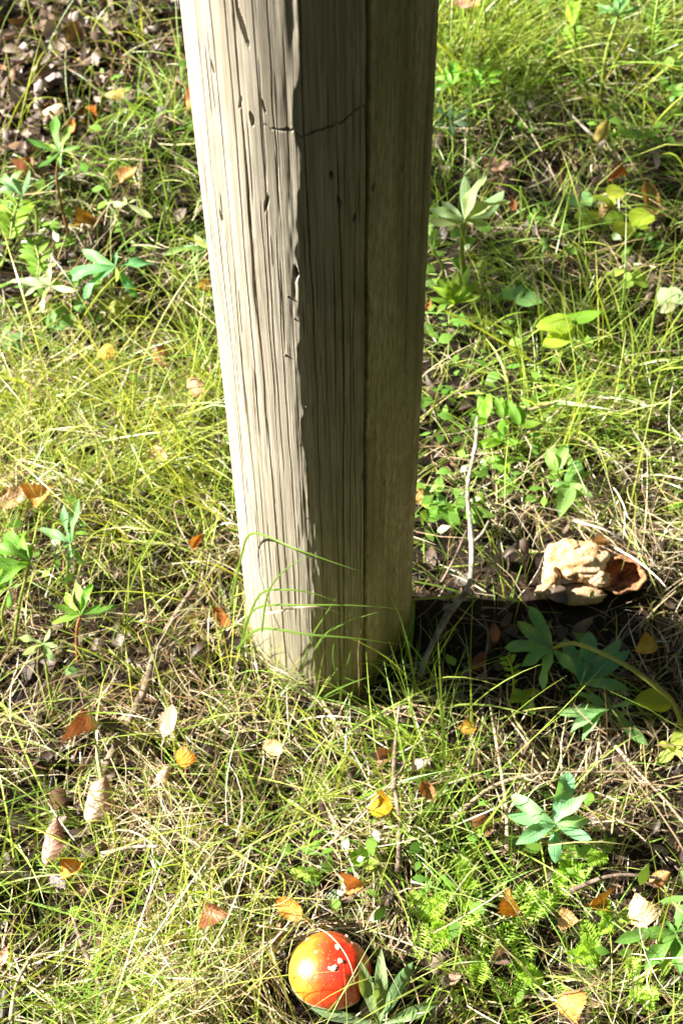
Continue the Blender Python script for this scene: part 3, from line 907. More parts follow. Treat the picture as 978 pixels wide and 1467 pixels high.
palmate('lupin_plant', 'darkest lupin leaf lying in the shadow of the post', 'plant', LG,
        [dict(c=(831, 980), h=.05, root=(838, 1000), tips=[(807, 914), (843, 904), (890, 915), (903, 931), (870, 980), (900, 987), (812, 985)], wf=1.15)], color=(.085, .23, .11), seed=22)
palmate('lupin_plant', 'lupin half in sun with long pale leaflets pointing down beside the shadow edge', 'plant', LG,
        [dict(c=(875, 1015), h=.055, root=(930, 1075), via=[(900, 1050, .02)], tips=[(813, 990), (799, 1023), (816, 1050, -.01), (833, 1062, -.015), (928, 1068, -.02), (860, 990), (908, 1006)])], color=(.10, .24, .10), seed=23, wf=1.05)
palmate('lupin_plant', 'flat teal lupin star lying open on the straw at lower right', 'plant', LG,
        [dict(c=(794, 1180), h=.06, root=(796, 1190), tips=[(814, 1105), (841, 1138, .015), (843, 1176), (847, 1203), (795, 1237), (738, 1210), (726, 1168), (731, 1138)], n=(-.15, -.1, 1), kind='wide', wf=.95)], color=(.15, .36, .20), seed=24)
palmate('lupin_plant', 'green lupin cut by the right edge beside a cream fallen leaf', 'plant', LG,
        [dict(c=(967, 1336), h=.05, root=(972, 1352), tips=[(880, 1350), (904, 1334), (942, 1312), (976, 1294), (922, 1390), (974, 1396), (1000, 1320)], kind='wide', wf=.9),
         dict(c=(990, 1284), h=.05, root=(985, 1300), tips=[(943, 1292), (974, 1246), (1010, 1260), (1012, 1300)])], color=(.08, .21, .045), seed=25)
palmate('lupin_plant', 'grey green lupin with upright leaflets in front of the red mushroom', 'plant', LG,
        [dict(c=(543, 1468), h=.03, root=(545, 1480), tips=[(445, 1444, .0), (516, 1375, .05), (546, 1358, .05), (591, 1378, .04), (630, 1434, .01), (600, 1450, .0)], n=(-.3, -.5, 1))], color=(.11, .21, .12), seed=26, wf=.8)

# other leafy plants
palmate('vetch_plant', 'bright vetch with a row of small upright leaflets above the pale stick', 'plant', None,
        [dict(c=(697, 600), h=.07, root=(722, 664), tips=[(685, 567), (701, 563), (682, 606)], n=(-.3, -.6, 1)),
         dict(c=(720, 600), h=.072, root=(722, 664), tips=[(709, 568), (718, 568), (732, 572), (714, 616)], n=(-.3, -.6, 1)),
         dict(c=(744, 610), h=.068, root=(722, 664), tips=[(727, 574), (740, 578), (750, 584), (774, 606)], n=(-.3, -.6, 1)),
         dict(c=(718, 632), h=.055, root=(722, 664), tips=[(716, 606), (728, 606), (704, 618), (680, 640), (694, 640), (742, 634)], n=(-.3, -.5, 1)),
         dict(c=(726, 664), h=.035, root=(730, 690), tips=[(696, 656), (758, 660), (697, 670), (726, 684), (712, 678)])], kind='oval', wf=.66, color=(.13, .30, .03), seed=31, stalk_r=.0009)
palmate('seedling', 'small light green seedling below the vetch and right of the stick', 'plant', None,
        [dict(c=(732, 696), h=.03, root=(735, 712), tips=[(704, 690), (713, 713), (752, 694), (744, 682), (722, 682)], kind='oval', wf=.75)], color=(.13, .29, .05), seed=32, stalk_r=.0009)
palmate('willowherb', 'leafy willowherb with pointed leaves in two tiers above the pale mushroom', 'plant', None,
        [dict(c=(797, 674), h=.07, root=(806, 730), tips=[(783, 642), (791, 638), (812, 635), (816, 652)], kind='oval', wf=.8, n=(-.3, -.5, 1)),
         dict(c=(815, 697), h=.05, root=(806, 730), tips=[(828, 655), (791, 706), (801, 742), (847, 676), (828, 720), (849, 712), (786, 694)], kind='oval', wf=.72)], color=(.14, .29, .08), seed=33, stalk_r=.001)
palmate('seedling', 'seedling with a round veined leaf at the right foot of the post near a stick', 'plant', None,
        [dict(c=(640, 722), h=.035, root=(640, 745), tips=[(646, 752), (612, 742), (622, 714, 0, DEEP)], kind='oval', wf=1.1),
         dict(c=(662, 735), h=.04, root=(650, 755), tips=[(710, 740), (686, 752), (688, 728)], kind='oval', wf=.7)], color=(.12, .28, .05), seed=34, stalk_r=.0009)
palmate('seedling', 'tiny bright sprout beside the pale stick behind the post foot', 'plant', None,
        [dict(c=(688, 722), h=.03, root=(688, 738), tips=[(680, 708), (689, 703), (696, 714), (676, 722)], kind='oval', wf=.7)], color=(.15, .33, .03), seed=35, stalk_r=.0007)
palmate('clover_plant', 'clover patch of round yellow green leaflets at upper right', 'plant', None,
        [dict(c=(870, 282), h=.05, root=(868, 325), tips=[(853, 286), (890, 270), (878, 296)], color=YLIME),
         dict(c=(832, 286), h=.045, root=(838, 325), tips=[(812, 291), (843, 276), (846, 295)], color=DEEP),
         dict(c=(842, 312), h=.045, root=(850, 345), tips=[(822, 308), (858, 308), (838, 330)]),
         dict(c=(866, 312), h=.045, root=(866, 345), tips=[(893, 314), (874, 322)]),
         dict(c=(903, 322), h=.045, root=(895, 355), tips=[(930, 304), (928, 327), (880, 332), (900, 340)], color=YLIME),
         dict(c=(922, 336), h=.035, root=(918, 360), tips=[(906, 338), (936, 340)], color=DEEP)], kind='round', color=(.18, .30, .03), seed=36, stalk_r=.0008)
palmate('clover_plant', 'pair of pale oval clover leaves below the yellow green patch', 'plant', None,
        [dict(c=(880, 396), h=.045, root=(884, 440), tips=[(866, 392), (892, 386), (882, 406)]), dict(c=(902, 402), h=.05, root=(884, 440), tips=[(896, 390), (928, 402), (894, 414)]),
         dict(c=(938, 350), h=.03, root=(938, 366), tips=[(950, 354), (930, 352)], color=DEEP)], kind='round', color=(.2, .33, .06), seed=37, stalk_r=.0009, wf=.85)
palmate('broadleaf_plant', 'big yellow green lobed leaf bending over the grass right of the post', 'plant', None,
        [dict(c=(800, 458), h=.07, root=(790, 500), tips=[(862, 446)], kind='oval', wf=.85, color=(.14, .31, .03)), dict(c=(822, 466), h=.075, root=(790, 500), tips=[(766, 468), (776, 496)], kind='oval', wf=1.1, color=YLIME),
         dict(c=(738, 430), h=.05, root=(745, 460), tips=[(766, 418), (722, 416), (776, 434), (748, 408)], kind='oval', color=DEEP, wf=1.1)], color=LIME, seed=38, stalk_r=.0012)
palmate('seedling', 'whitish oval leaves on a sprig at the right edge above the long grass', 'plant', None,
        [dict(c=(966, 434), h=.06, root=(968, 480), tips=[(944, 412), (944, 448), (985, 424), (960, 410)], kind='oval', wf=1.2)], color=PALE, seed=39, stalk_r=.0012)
palmate('seedling', 'three lobed sprout with lime leaves between the shaded lupin and straw', 'plant', None,
        [dict(c=(748, 1002), h=.035, root=(738, 1040), tips=[(774, 990), (766, 1024), (735, 986), (728, 1006)], kind='oval', wf=1.05)], color=(.18, .34, .04), seed=40, stalk_r=.0009)
palmate('broadleaf_plant', 'single rounded yellow green leaf at the right edge under the arching stalk', 'plant', None,
        [dict(c=(906, 1006), h=.05, root=(955, 1040), tips=[(962, 1008)], kind='round', wf=.72)], color=(.27, .38, .03), seed=41, stalk_r=.0009)
palmate('seedling', 'pale round leaves in the grass below the glossy blue green lupin', 'plant', None,
        [dict(c=(166, 438), h=.03, root=(168, 452), tips=[(146, 432), (176, 456), (190, 430), (158, 456)], kind='round', wf=.9)], color=(.28, .33, .10), seed=42, stalk_r=.0008)
palmate('seedling', 'pale lime leaves at the right edge below the arching stalk', 'plant', None,
        [dict(c=(966, 1076), h=.03, root=(966, 1090), tips=[(982, 1044), (940, 1064), (936, 1092), (984, 1086)], kind='oval', wf=.9)], color=(.25, .35, .07), seed=43, stalk_r=.0008)
palmate('seedling', 'rosette of small rounded leaves between the yellow leaf and the red mushroom', 'plant', None,
        [dict(c=(524, 1232), h=.02, root=(524, 1238), tips=[(500, 1226), (516, 1214), (535, 1214), (546, 1228), (538, 1242), (508, 1240)], kind='round', wf=.8)], color=(.16, .33, .04), seed=44, stalk_r=.0008)
palmate('seedling', 'small lime cluster in the grass above the brown leaf at lower centre', 'plant', None,
        [dict(c=(436, 1252), h=.02, root=(436, 1258), tips=[(415, 1250), (428, 1240), (452, 1244), (462, 1254), (444, 1262)], kind='round', wf=.7)], color=(.16, .33, .04), seed=45, stalk_r=.0008)
palmate('seedling', 'tiny bright leaf cluster above the brown twig at lower left', 'plant', None,
        [dict(c=(108, 1308), h=.025, root=(108, 1316), tips=[(98, 1304), (106, 1298), (118, 1304), (114, 1314)], kind='round', wf=.9)], color=(.14, .33, .03), seed=46, stalk_r=.0007)
palmate('seedling', 'small bluish sprig in the litter below the red stalked fan', 'plant', None,
        [dict(c=(106, 965), h=.02, root=(106, 970), tips=[(94, 960), (104, 954), (116, 960), (112, 972)], kind='round', wf=.9)], color=TEAL, seed=47, stalk_r=.0007)
palmate('seedling', 'green leaves cut by the right edge above the pale mushroom', 'plant', None,
        [dict(c=(972, 726), h=.04, root=(975, 745), tips=[(956, 730), (968, 716), (990, 722)], kind='oval', wf=.9)], color=(.15, .31, .04), seed=48, stalk_r=.0008)
palmate('seedling', 'leafy low sprig under the yellow leaf at upper right', 'plant', None,
        [dict(c=(893, 192), h=.04, root=(895, 210), tips=[(876, 190), (886, 180), (905, 182), (914, 194)], kind='oval', wf=1), dict(c=(930, 196), h=.04, root=(930, 212), tips=[(916, 198), (926, 184), (944, 188), (950, 200)], kind='oval', wf=1)], color=(.14, .30, .04), seed=49, stalk_r=.0008)
palmate('seedling', 'small green clump near the right edge at the top', 'plant', None,
        [dict(c=(962, 96), h=.06, root=(958, 140), tips=[(946, 102), (955, 82), (972, 84), (976, 100)], kind='oval', wf=1), dict(c=(968, 128), h=.05, root=(962, 160), tips=[(952, 130), (962, 116), (980, 120), (976, 140)], kind='oval', wf=1)], color=(.12, .28, .06), seed=50, stalk_r=.0009)


def pinnate(label, pts, n, ll, color, seed, side=(1, -1), root=None, name='fern_leaf', ang=55):
    """a stalk along world points with paired small leaflets"""
    rq = random.Random(seed)
    pts = [at(*p) for p in pts]
    if root: pts = [ground(*root)] + pts
    base = pts[0].copy()
    rt = empty(name, base); tag(rt, label, 'plant')
    me = tube('leaf_stalk', pts, [.0011] * len(pts), 5)
    st = link('leaf_stalk', me, rt, M_STALK); st.color = (.2, .28, .05, 1)
    i0 = 1 if root else 0
    seg = pts[i0:]
    for i in range(n):
        f = (i + .5) / n * (len(seg) - 1); k = min(int(f), len(seg) - 2); t = f - k
        b = seg[k].lerp(seg[k + 1], t); d = (seg[k + 1] - seg[k]).normalized()
        for s in side:
            sd = d.cross(Vector((0, -.35, 1))).normalized() * s
            L = ll * (1 - .45 * abs(2 * i / n - .9)) * rq.uniform(.85, 1.15)
            a = R(ang)
            p = b + (d * math.cos(a) + sd * math.sin(a)) * L + Vector((0, 0, rq.uniform(-.004, .004)))
            leaflet(st, base, b, p, 'pinna', color, rq, (-.3, -.3, 1), .9, .2)
    return rt


pinnate('feathery vetch frond with bright narrow leaflets cut by the left edge', [(14, 345, .07), (18, 318, .085), (26, 290, .09)], 9, .028, (.17, .33, .03), 61, root=(2, 385))
pinnate('small feathery vetch frond between the two lupins at left', [(55, 400, .05), (56, 372, .06), (48, 342, .065)], 9, .024, (.14, .30, .04), 62, side=(1, -1), root=(66, 420))
pinnate('pale feathery frond below the silvery lupin leaf', [(66, 470, .04), (82, 460, .045), (98, 448, .045)], 7, .02, (.13, .28, .09), 63, root=(60, 480))
pinnate('dark grey feathery leaf at the left edge of the yellow grass', [(2, 480, .03), (18, 488, .035), (34, 494, .03)], 6, .018, (.12, .25, .12), 64)
pinnate('upright fern like frond at the top right corner', [(934, 60, .10), (937, 30, .13), (942, -6, .15)], 11, .014, (.13, .29, .04), 65, root=(930, 110))
pinnate('bright feathery sprig in front of the lupin row at right', [(758, 330, .04), (764, 312, .05), (774, 300, .05)], 7, .012, (.12, .27, .04), 66, root=(752, 345))
pinnate('thin green sprig standing in the shadow beside the dark lupin', [(735, 985, .04), (732, 955, .07), (725, 940, .08)], 6, .012, (.12, .26, .04), 67, root=(728, 1010))


def yarrow(px, py, sz, label, seed, color=(.26, .48, .05)):
    """feathery young leaf: a midrib with many forked segments, one mesh"""
    rq = random.Random(seed)
    vs, qs = [], []

    def strip(a, b, wd):
        d = (b - a); n = Vector((rq.uniform(-.3, .3), rq.uniform(-.3, .3), 1)); s = d.cross(n).normalized() * wd
        m = a.lerp(b, .5) + Vector((0, 0, d.length * .08)); k = len(vs)
        for p, f in ((a, .5), (m, 1), (b, .25)): vs.extend([p - s * f, p + s * f])
        qs.extend([[k, k + 1, k + 3, k + 2], [k + 2, k + 3, k + 5, k + 4]])
    base = ground(px, py)
    for f in range(rq.randint(3, 5)):
        az = rq.uniform(0, 6.28); L = sz * rq.uniform(.7, 1.2); el = rq.uniform(.35, 1.1)
        d = Vector((math.cos(az) * math.cos(el), math.sin(az) * math.cos(el), math.sin(el)))
        prev = Vector((0, 0, 0)); nseg = 11
        for i in range(nseg):
            t = (i + 1) / nseg
            p = d * L * t + Vector((0, 0, -L * .35 * t * t + .01))
            strip(prev, p, .0006)
            sd = d.cross(Vector((0, 0, 1))).normalized()
            for s in (-1, 1):
                l2 = L * .27 * math.sin(math.pi * min(1, t * .85 + .1)) * rq.uniform(.8, 1.2)
                e = p + (sd * s * .85 + d * .5).normalized() * l2 + Vector((0, 0, rq.uniform(-.1, .3) * l2))
                strip(p, e, .0008)
                for s2 in (-1, 1):
                    q0 = p.lerp(e, .5); strip(q0, q0 + (sd * s * .5 + d * (.5 + s2 * .8)).normalized() * l2 * .45, .0007)
            prev = p
    lf = np.zeros((len(vs), 3)); lf[:, 1] = .5
    o = link('yarrow_sprout', np_mesh('yarrow_sprout', np.array([tuple(v) for v in vs]), np.array(qs), True, lf=lf), None, M_THIN)
    o.location = base; o.color = (*color, 1)
    tag(o, label, 'plant', 'feathery yarrow sprouts at lower right')


for a in ((868, 1232, .030, 'feathery yarrow sprout just right of the flat teal lupin star', 71),
          (735, 1335, .045, 'broad feathery yarrow clump below the curled orange leaf', 72), (690, 1380, .05, 'feathery yarrow tuft left of the broad clump at lower right', 73),
          (800, 1292, .038, 'feathery yarrow sprout between two curled fallen leaves', 74), (855, 1370, .045, 'feathery yarrow tuft at lower right above the tan fallen leaf', 75),
          (676, 1265, .035, 'feathery yarrow sprout left of the curled orange leaf', 76), (605, 1325, .045, 'feathery yarrow tuft right of the red mushroom', 77),
          (648, 1340, .04, 'feathery yarrow tuft between the mushroom and the broad clump', 78), (780, 1410, .04, 'feathery yarrow sprout left of the upright tan leaf', 79),
          (875, 1325, .03, 'feathery yarrow sprout beside the cream fallen leaf', 80), (815, 1250, .028, 'feathery yarrow sprout below the teal lupin star', 81),
          (735, 1440, .04, 'feathery yarrow tuft at the bottom edge', 82), (905, 1420, .03, 'feathery yarrow sprout near the bottom right corner', 83)):
    yarrow(*a)

# ------------------------------------------------------------------ fallen leaves
def birch_prof(T):
    return np.where(T < .18, .36 * (T / .18) ** .6, .36 + .04 * np.sin((T - .18) * 6) - .42 * np.clip((T - .3) / .7, 0, 1) ** 1.25) * np.clip((1.0 - T) * 14, 0, 1) + .004


def ovate_prof(T):
    return .27 * np.sin(np.pi * np.clip(T, 0, 1) ** .8) ** .72 + .004


def fallen_mesh(name, prof, c1, c2, tw, seed, cr=0.03):
    nl, nw = 19, 9
    t = np.linspace(0, 1, nl); s = np.linspace(-1, 1, nw)
    S, T = np.meshgrid(s, t)
    W = prof(T)
    tooth = 1 + np.where(np.abs(S) > .99, .09 * np.where((np.arange(nl) % 2)[:, None] == 0, 1, -1), 0)
    y = W * S * tooth; x = T - .5 + .02 * vnoise(S * 2, T * 5, seed)
    c1, c2, tw, cr = c1 * 1.3, c2 * 1.4, tw * 1.3, cr * 1.5
    z = c1 * y ** 2 * 3 + c2 * (T - .5) ** 2 + tw * y * (T - .5) + cr * vnoise(T * 5, S * 2.5, seed + 1) + .5 * cr * vnoise(T * 11, S * 5, seed + 2) + .05 * np.abs(S) * W
    # rolled leaf margins
    v = np.stack([x, y, z], -1).reshape(-1, 3)
    lf = np.stack([T, S, 0 * T], -1).reshape(-1, 3)
    q = grid_quads(nw, nl)
    # stalk
    zc = float(z[0, nw // 2]); k = len(v)
    sv = []
    for i in range(5):
        u = i / 4
        for dy, dz in ((-.011, 0), (0, .014), (.011, 0)): sv.append((-.5 - .34 * u, dy + .05 * u * u, zc + dz + .06 * u * u))
    v = np.concatenate([v, np.array(sv)]); lf = np.concatenate([lf, np.tile([0, .5, 0], (15, 1))])
    q = np.concatenate([q, grid_quads(3, 5) + k])
    me = np_mesh(name, v, q, True, lf=lf); me.materials.append(M_FALL)
    return me


FALL = {
    'birch': [fallen_mesh('birch_leaf', birch_prof, .5, .25, .3, 3), fallen_mesh('birch_leaf', birch_prof, -.4, -.3, .5, 9), fallen_mesh('birch_leaf', birch_prof, .9, -.2, -.4, 15)],
    'ovate': [fallen_mesh('ovate_leaf', ovate_prof, .5, .35, .3, 21), fallen_mesh('ovate_leaf', ovate_prof, -.8, -.3, .4, 27)],
    'curl': [fallen_mesh('curled_leaf', birch_prof, 2.6, .5, .8, 33, .05), fallen_mesh('curled_leaf', ovate_prof, 3.2, -.6, .9, 39, .05)],
}
YEL_L = (.62, .40, .055); ORA = (.60, .24, .03); ORB = (.40, .16, .035); CRM = (.70, .60, .40); TAN = (.45, .30, .15); BRN = (.20, .11, .06); GRY = (.30, .25, .24); PNK = (.42, .27, .20)
FG = 'fallen leaves in the grass'
# px, py, length px, heading deg (image, 0 = right, 90 = up), height, tilt x/y deg, kind, colour, label
LEAVES = [
    (74, 156, 36, 5, .02, 10, -20, 'ovate', CRM, 'pale cream fallen leaf on the bare litter at upper left'),
    (164, 131, 32, 178, .03, 0, -15, 'ovate', (.6, .47, .13), 'pale yellow fallen leaf at the edge of the green grass at upper left'),
    (123, 163, 34, 130, .02, 25, 0, 'birch', ORA, 'orange fallen leaf right of the cream one at upper left'),
    (187, 249, 36, 30, .045, 10, -25, 'birch', (.60, .36, .12), 'tan orange leaf lying on the dense green grass'),
    (124, 318, 32, 0, .02, 20, -10, 'curl', (.58, .36, .07), 'yellow brown leaf in the gap above the blue green lupin'),
    (103, 180, 22, 75, .04, 40, -10, 'ovate', ORA, 'narrow orange leaf caught in the tall lupin'),
    (147, 505, 32, 205, .06, 15, -20, 'birch', (.62, .44, .06), 'yellow leaf resting on top of the pale grass at left'),
    (234, 511, 36, -48, .04, 35, 20, 'ovate', (.38, .17, .06), 'orange brown leaf standing in the dark gap left of the post'),
    (289, 416, 24, 160, .03, 15, 10, 'curl', (.58, .36, .05), 'small yellow curled leaf beside the post at left'),
    (280, 556, 40, -60, .05, 30, -20, 'ovate', (.56, .38, .22), 'peach tan leaf on the grass against the post'),
    (62, 708, 44, 30, .055, 20, -20, 'birch', (.55, .30, .07), 'orange tan leaf buried in grass at mid left'),
    (20, 712, 50, 20, .05, 30, -10, 'ovate', TAN, 'tan leaf at the left edge in the yellow grass'),
    (228, 652, 34, -40, .05, 15, -15, 'ovate', (.55, .40, .25), 'beige leaf sunk in the bright grass left of the post'),
    (318, 882, 36, 105, .045, 55, -25, 'ovate', ORB, 'narrow rusty leaf standing beside the foot of the post'),
    (282, 776, 24, 60, .04, 30, 0, 'curl', ORA, 'small orange leaf in straw left of the post foot'),
    (133, 1032, 44, -75, .03, 50, -15, 'curl', (.30, .14, .07), 'curled dark brown leaf in the straw at left'),
    (244, 1033, 48, 70, .055, 15, -25, 'ovate', (.75, .66, .47), 'large cream white leaf on the grass left of centre'),
    (262, 1081, 36, 85, .055, 25, -25, 'birch', (.68, .30, .02), 'vivid orange leaf below the cream white leaf'),
    (135, 1146, 72, 55, .05, 25, -25, 'ovate', (.52, .41, .30), 'big dry curled beige leaf at lower left'),
    (70, 1204, 66, 70, .06, 10, -25, 'ovate', (.46, .29, .21), 'rounded pinkish brown curled leaf at lower left'),
    (108, 1243, 42, 10, .04, 10, -30, 'birch', (.62, .29, .03), 'flat orange leaf above an olive one at lower left'),
    (117, 1270, 44, 190, .025, 20, -10, 'ovate', (.22, .15, .07), 'olive brown leaf under the flat orange one'),
    (84, 1263, 32, -35, .03, 10, -20, 'ovate', (.34, .30, .32), 'small grey leaf beside the olive brown one'),
    (310, 1307, 48, -30, .055, 30, -30, 'birch', (.32, .14, .06), 'dark reddish brown leaf standing in bright straw at lower left'),
    (392, 1070, 34, 155, .06, 25, -25, 'ovate', (.72, .52, .27), 'cream and orange leaf on the grass in front of the post'),
    (540, 1156, 42, 172, .05, 10, -15, 'birch', (.70, .48, .03), 'bright yellow leaf on the grass near the upright twig'),
    (612, 1133, 36, -50, .05, 40, 10, 'ovate', (.55, .30, .12), 'narrow orange leaf with pale tip right of the upright twig'),
    (554, 1085, 36, 20, .03, 20, -10, 'curl', (.30, .17, .10), 'brown leaf in the shadow below the post'),
    (507, 1274, 34, 200, .045, 15, -20, 'curl', (.66, .36, .11), 'small orange curled leaf above the red mushroom'),
    (415, 1300, 46, 140, .045, 30, -15, 'ovate', (.60, .33, .06), 'narrow yellow orange leaf above left of the red mushroom'),
    (735, 1293, 42, 110, .05, 25, -25, 'curl', (.55, .30, .035), 'curled golden brown leaf among the yarrow'),
    (857, 1298, 34, 10, .035, 10, 25, 'curl', (.52, .30, .04), 'cupped yellow brown leaf left of the cream leaf at lower right'),
    (816, 1318, 34, -10, .035, 10, -20, 'birch', (.62, .40, .17), 'light orange leaf below the cupped one at lower right'),
    (915, 1299, 54, 100, .045, 12, -22, 'birch', (.72, .60, .36), 'large cream yellow leaf beside the green lupin at the right edge'),
    (818, 1447, 50, -80, .05, 20, -35, 'birch', (.60, .34, .09), 'tan orange leaf standing at the bottom edge'),
    (716, 1372, 28, 30, .02, 10, 10, 'curl', (.26, .18, .16), 'dull purple brown leaf under the yarrow'),
    (666, 1043, 30, 170, .03, 15, -10, 'birch', (.55, .33, .05), 'yellow brown leaf at the edge of the post shadow'),
    (922, 929, 38, 178, .035, 10, -20, 'birch', (.60, .43, .06), 'yellow leaf in the shadow right of the dark lupins'),
    (707, 906, 28, 80, .03, 30, -20, 'ovate', (.38, .17, .08), 'reddish tan leaf in the shadow right of the post, upper of two'),
    (686, 946, 32, 60, .025, 20, 0, 'ovate', (.27, .09, .05), 'dark red brown leaf in the shadow right of the post, lower of two'),
    (605, 709, 38, -60, .04, 25, 20, 'ovate', (.60, .42, .13), 'yellow tan leaf tucked beside the right side of the post'),
    (861, 186, 34, 55, .05, 25, -15, 'ovate', (.55, .46, .10), 'mustard yellow leaf in the grass at upper right'),
    (886, 252, 30, 20, .03, 20, 0, 'curl', (.42, .19, .06), 'rusty leaf above the clover patch'),
    (929, 285, 48, -55, .04, 35, 20, 'ovate', (.42, .30, .09), 'long mustard brown leaf standing right of the clover patch'),
    (868, 296, 34, 60, .025, 20, -10, 'ovate', (.34, .24, .08), 'olive brown leaf beneath the clover patch'),
    (710, 238, 36, 20, .02, 15, 10, 'ovate', PNK, 'dull pinkish leaf in the dark ground right of the post'),
    (733, 292, 22, 100, .03, 20, 10, 'ovate', ORB, 'tiny orange leaf right of the large silvery lupin'),
    (612, 437, 22, 60, .03, 30, 0, 'ovate', ORB, 'tiny orange leaf beside the post below the lupins'),
    (672, 2, 40, 10, .10, 20, -10, 'ovate', (.6, .34, .24), 'pink tan leaf at the top edge behind the post'),
    (42, 236, 34, 100, .02, 30, 0, 'curl', (.36, .2, .15), 'pinkish brown leaf on the litter left of the tall lupin'),
    (12, 478, 34, 20, .04, 10, -10, 'ovate', PNK, 'pinkish leaf at the left edge above the yellow grass'),
    (272, 140, 30, 80, .04, 30, -20, 'ovate', (.5, .22, .04), 'small orange leaf against the left edge of the post'),
    (648, 1402, 26, 15, .03, 10, -10, 'ovate', (.42, .3, .2), 'small beige leaf in the yarrow right of the mushroom'),
    (400, 1335, 28, 80, .03, 25, 0, 'ovate', (.30, .15, .06), 'brown leaf half hidden just left of the red mushroom'),
    (232, 1108, 30, 40, .035, 15, -20, 'ovate', (.66, .5, .42), 'pale pink leaf below the vivid orange one'),
    (6, 1370, 26, 70, .04, 15, -10, 'ovate', (.55, .32, .24), 'pinkish leaf at the left edge near the bottom'),
    (858, 780, 30, 10, .02, 20, 0, 'curl', TAN, 'tan curled leaf behind the pale broken mushroom'),
    (600, 1095, 26, 20, .04, 20, -20, 'ovate', (.7, .66, .58), 'small whitish leaf beside the upright twig'),
    (944, 1258, 34, 20, .03, 15, -20, 'ovate', (.52, .3, .12), 'orange tan leaf above the lupin at the right edge'),
    (700, 1180, 40, 40, .02, 20, -10, 'curl', PNK, 'dry pinkish leaf left of the flat teal lupin star'),
]
for i, (px, py, L, hd, h, tx, ty, kind, col, lab) in enumerate(LEAVES):
    rq = random.Random(500 + i)
    p = ground(px, py, h)
    sc = (p - CAM_P).length / F
    a = R(hd)
    # heading on the ground: image right = +X, image up = +Y
    o = bpy.data.objects.new('fallen_leaf', FALL[kind][rq.randrange(len(FALL[kind]))])
    COL.objects.link(o)
    o.location = p
    o.rotation_euler = (Matrix.Rotation(R(ty), 3, 'Y') @ Matrix.Rotation(R(tx), 3, 'X') @ Matrix.Rotation(a, 3, 'Z')).to_euler()
    s = L * sc * 1.02
    o.scale = (s, s * rq.uniform(.95, 1.2), s)
    o.color = (*col, 1)
    tag(o, lab, 'leaf', FG)
    CLEAR.append((p.x, p.y, s * .62, h))

# ------------------------------------------------------------------ sticks
ST_GREY = m_bark('bark_grey', (0.11, 0.085, 0.06), (0.46, 0.41, 0.34))
ST_TAN = m_bark('bark_tan', (0.22, 0.15, 0.09), (0.55, 0.44, 0.31))
ST_BRN = m_bark('bark_brown', (0.08, 0.055, 0.04), (0.30, 0.22, 0.16))


def stick(label, pts, r, mat, name='stick', cat='stick', knob=True, rough=.12):
    W = [ground(p[0], p[1], p[2]) for p in pts]
    rads = [r * (1 - .5 * i / (len(W) - 1)) * (1.22, .88)[i % 2] for i in range(len(W))]
    W = [p + Vector((random.uniform(-1, 1), random.uniform(-1, 1), random.uniform(-.3, 1))) * r * .7 for p in W]
    me = tube(name, W, rads, 9, rough)
    o = link(name, me, None, mat); o.location = W[0]
    tag(o, label, cat, 'sticks and twigs on the ground')
    if knob and len(W) > 2:                                    # a broken side shoot
        k = len(W) // 2
        d = (W[k + 1 if k + 1 < len(W) else k] - W[k - 1]).normalized(); sd = d.cross(Vector((0, 0, 1))).normalized()
        e = link('side_shoot', tube('side_shoot', [W[k], W[k] + sd * r * 3 + d * r * 3 + Vector((0, 0, r)), W[k] + sd * r * 5 + d * r * 8], [r * .55, r * .45, r * .3], 6, .1), o, mat)
        e.location = W[k] - W[0]
    return o


stick('pale grey birch stick leaning down towards the right foot of the post', [(600, 968, .015), (612, 942, .022), (640, 886, .03), (668, 842, .035), (674, 780, .045), (670, 700, .05), (678, 640, .05), (686, 598, .045)], .0034, ST_GREY)
stick('straight pale twig below the shadow at right', [(727, 1222, .03), (722, 1150, .04), (712, 1075, .035), (702, 1003, .03)], .0021, ST_TAN)
stick('upright brown twig in front of the post', [(573, 1250, .02), (571, 1180, .045), (566, 1115, .05), (570, 1050, .05), (574, 1010, .05)], .0024, ST_BRN)
stick('thick decayed grey stick slanting through the straw at left', [(148, 1108, .012), (166, 1064, .018), (204, 986, .02), (226, 930, .025), (254, 880, .035), (280, 836, .045)], .0042, ST_BRN, rough=.22)
stick('brown twig running to the bottom edge at lower left', [(168, 1475, .03), (145, 1420, .035), (120, 1360, .035), (103, 1310, .03)], .0027, ST_BRN)
stick('thin pale twig in the grass at the lower left corner', [(18, 1460, .04), (26, 1410, .05), (46, 1370, .05), (72, 1344, .045)], .0019, ST_TAN)
stick('curving brown stem lying left of the flat teal lupin star', [(646, 1176, .02), (700, 1130, .03), (750, 1112, .032), (806, 1104, .03), (912, 1108, .025)], .0023, ST_TAN)
stick('tan stem slanting to the right edge over the straw', [(872, 1060, .025), (920, 1112, .03), (950, 1145, .03), (985, 1190, .02)], .0019, ST_TAN)
stick('brown bent stem above the cream leaf at lower right', [(818, 1276, .025), (868, 1258, .035), (915, 1252, .035), (968, 1262, .02)], .0021, ST_BRN)
stick('pale straw stem leaning across the grass toward the upright twig', [(470, 1212, .03), (515, 1165, .05), (566, 1115, .06)], .0013, ST_TAN, knob=False)
stick('upper of two dry stems over the grass right of the vetch', [(750, 592, .05), (790, 578, .06), (824, 564, .065)], .0018, ST_TAN, knob=False)
stick('lower of two dry stems over the grass right of the vetch', [(752, 622, .05), (784, 602, .055), (806, 582, .06)], .0016, ST_TAN, knob=False)
stick('whitish stick lying in the sparse grass at upper right', [(864, 206, .02), (838, 184, .03), (812, 158, .035)], .0024, ST_GREY, knob=False)
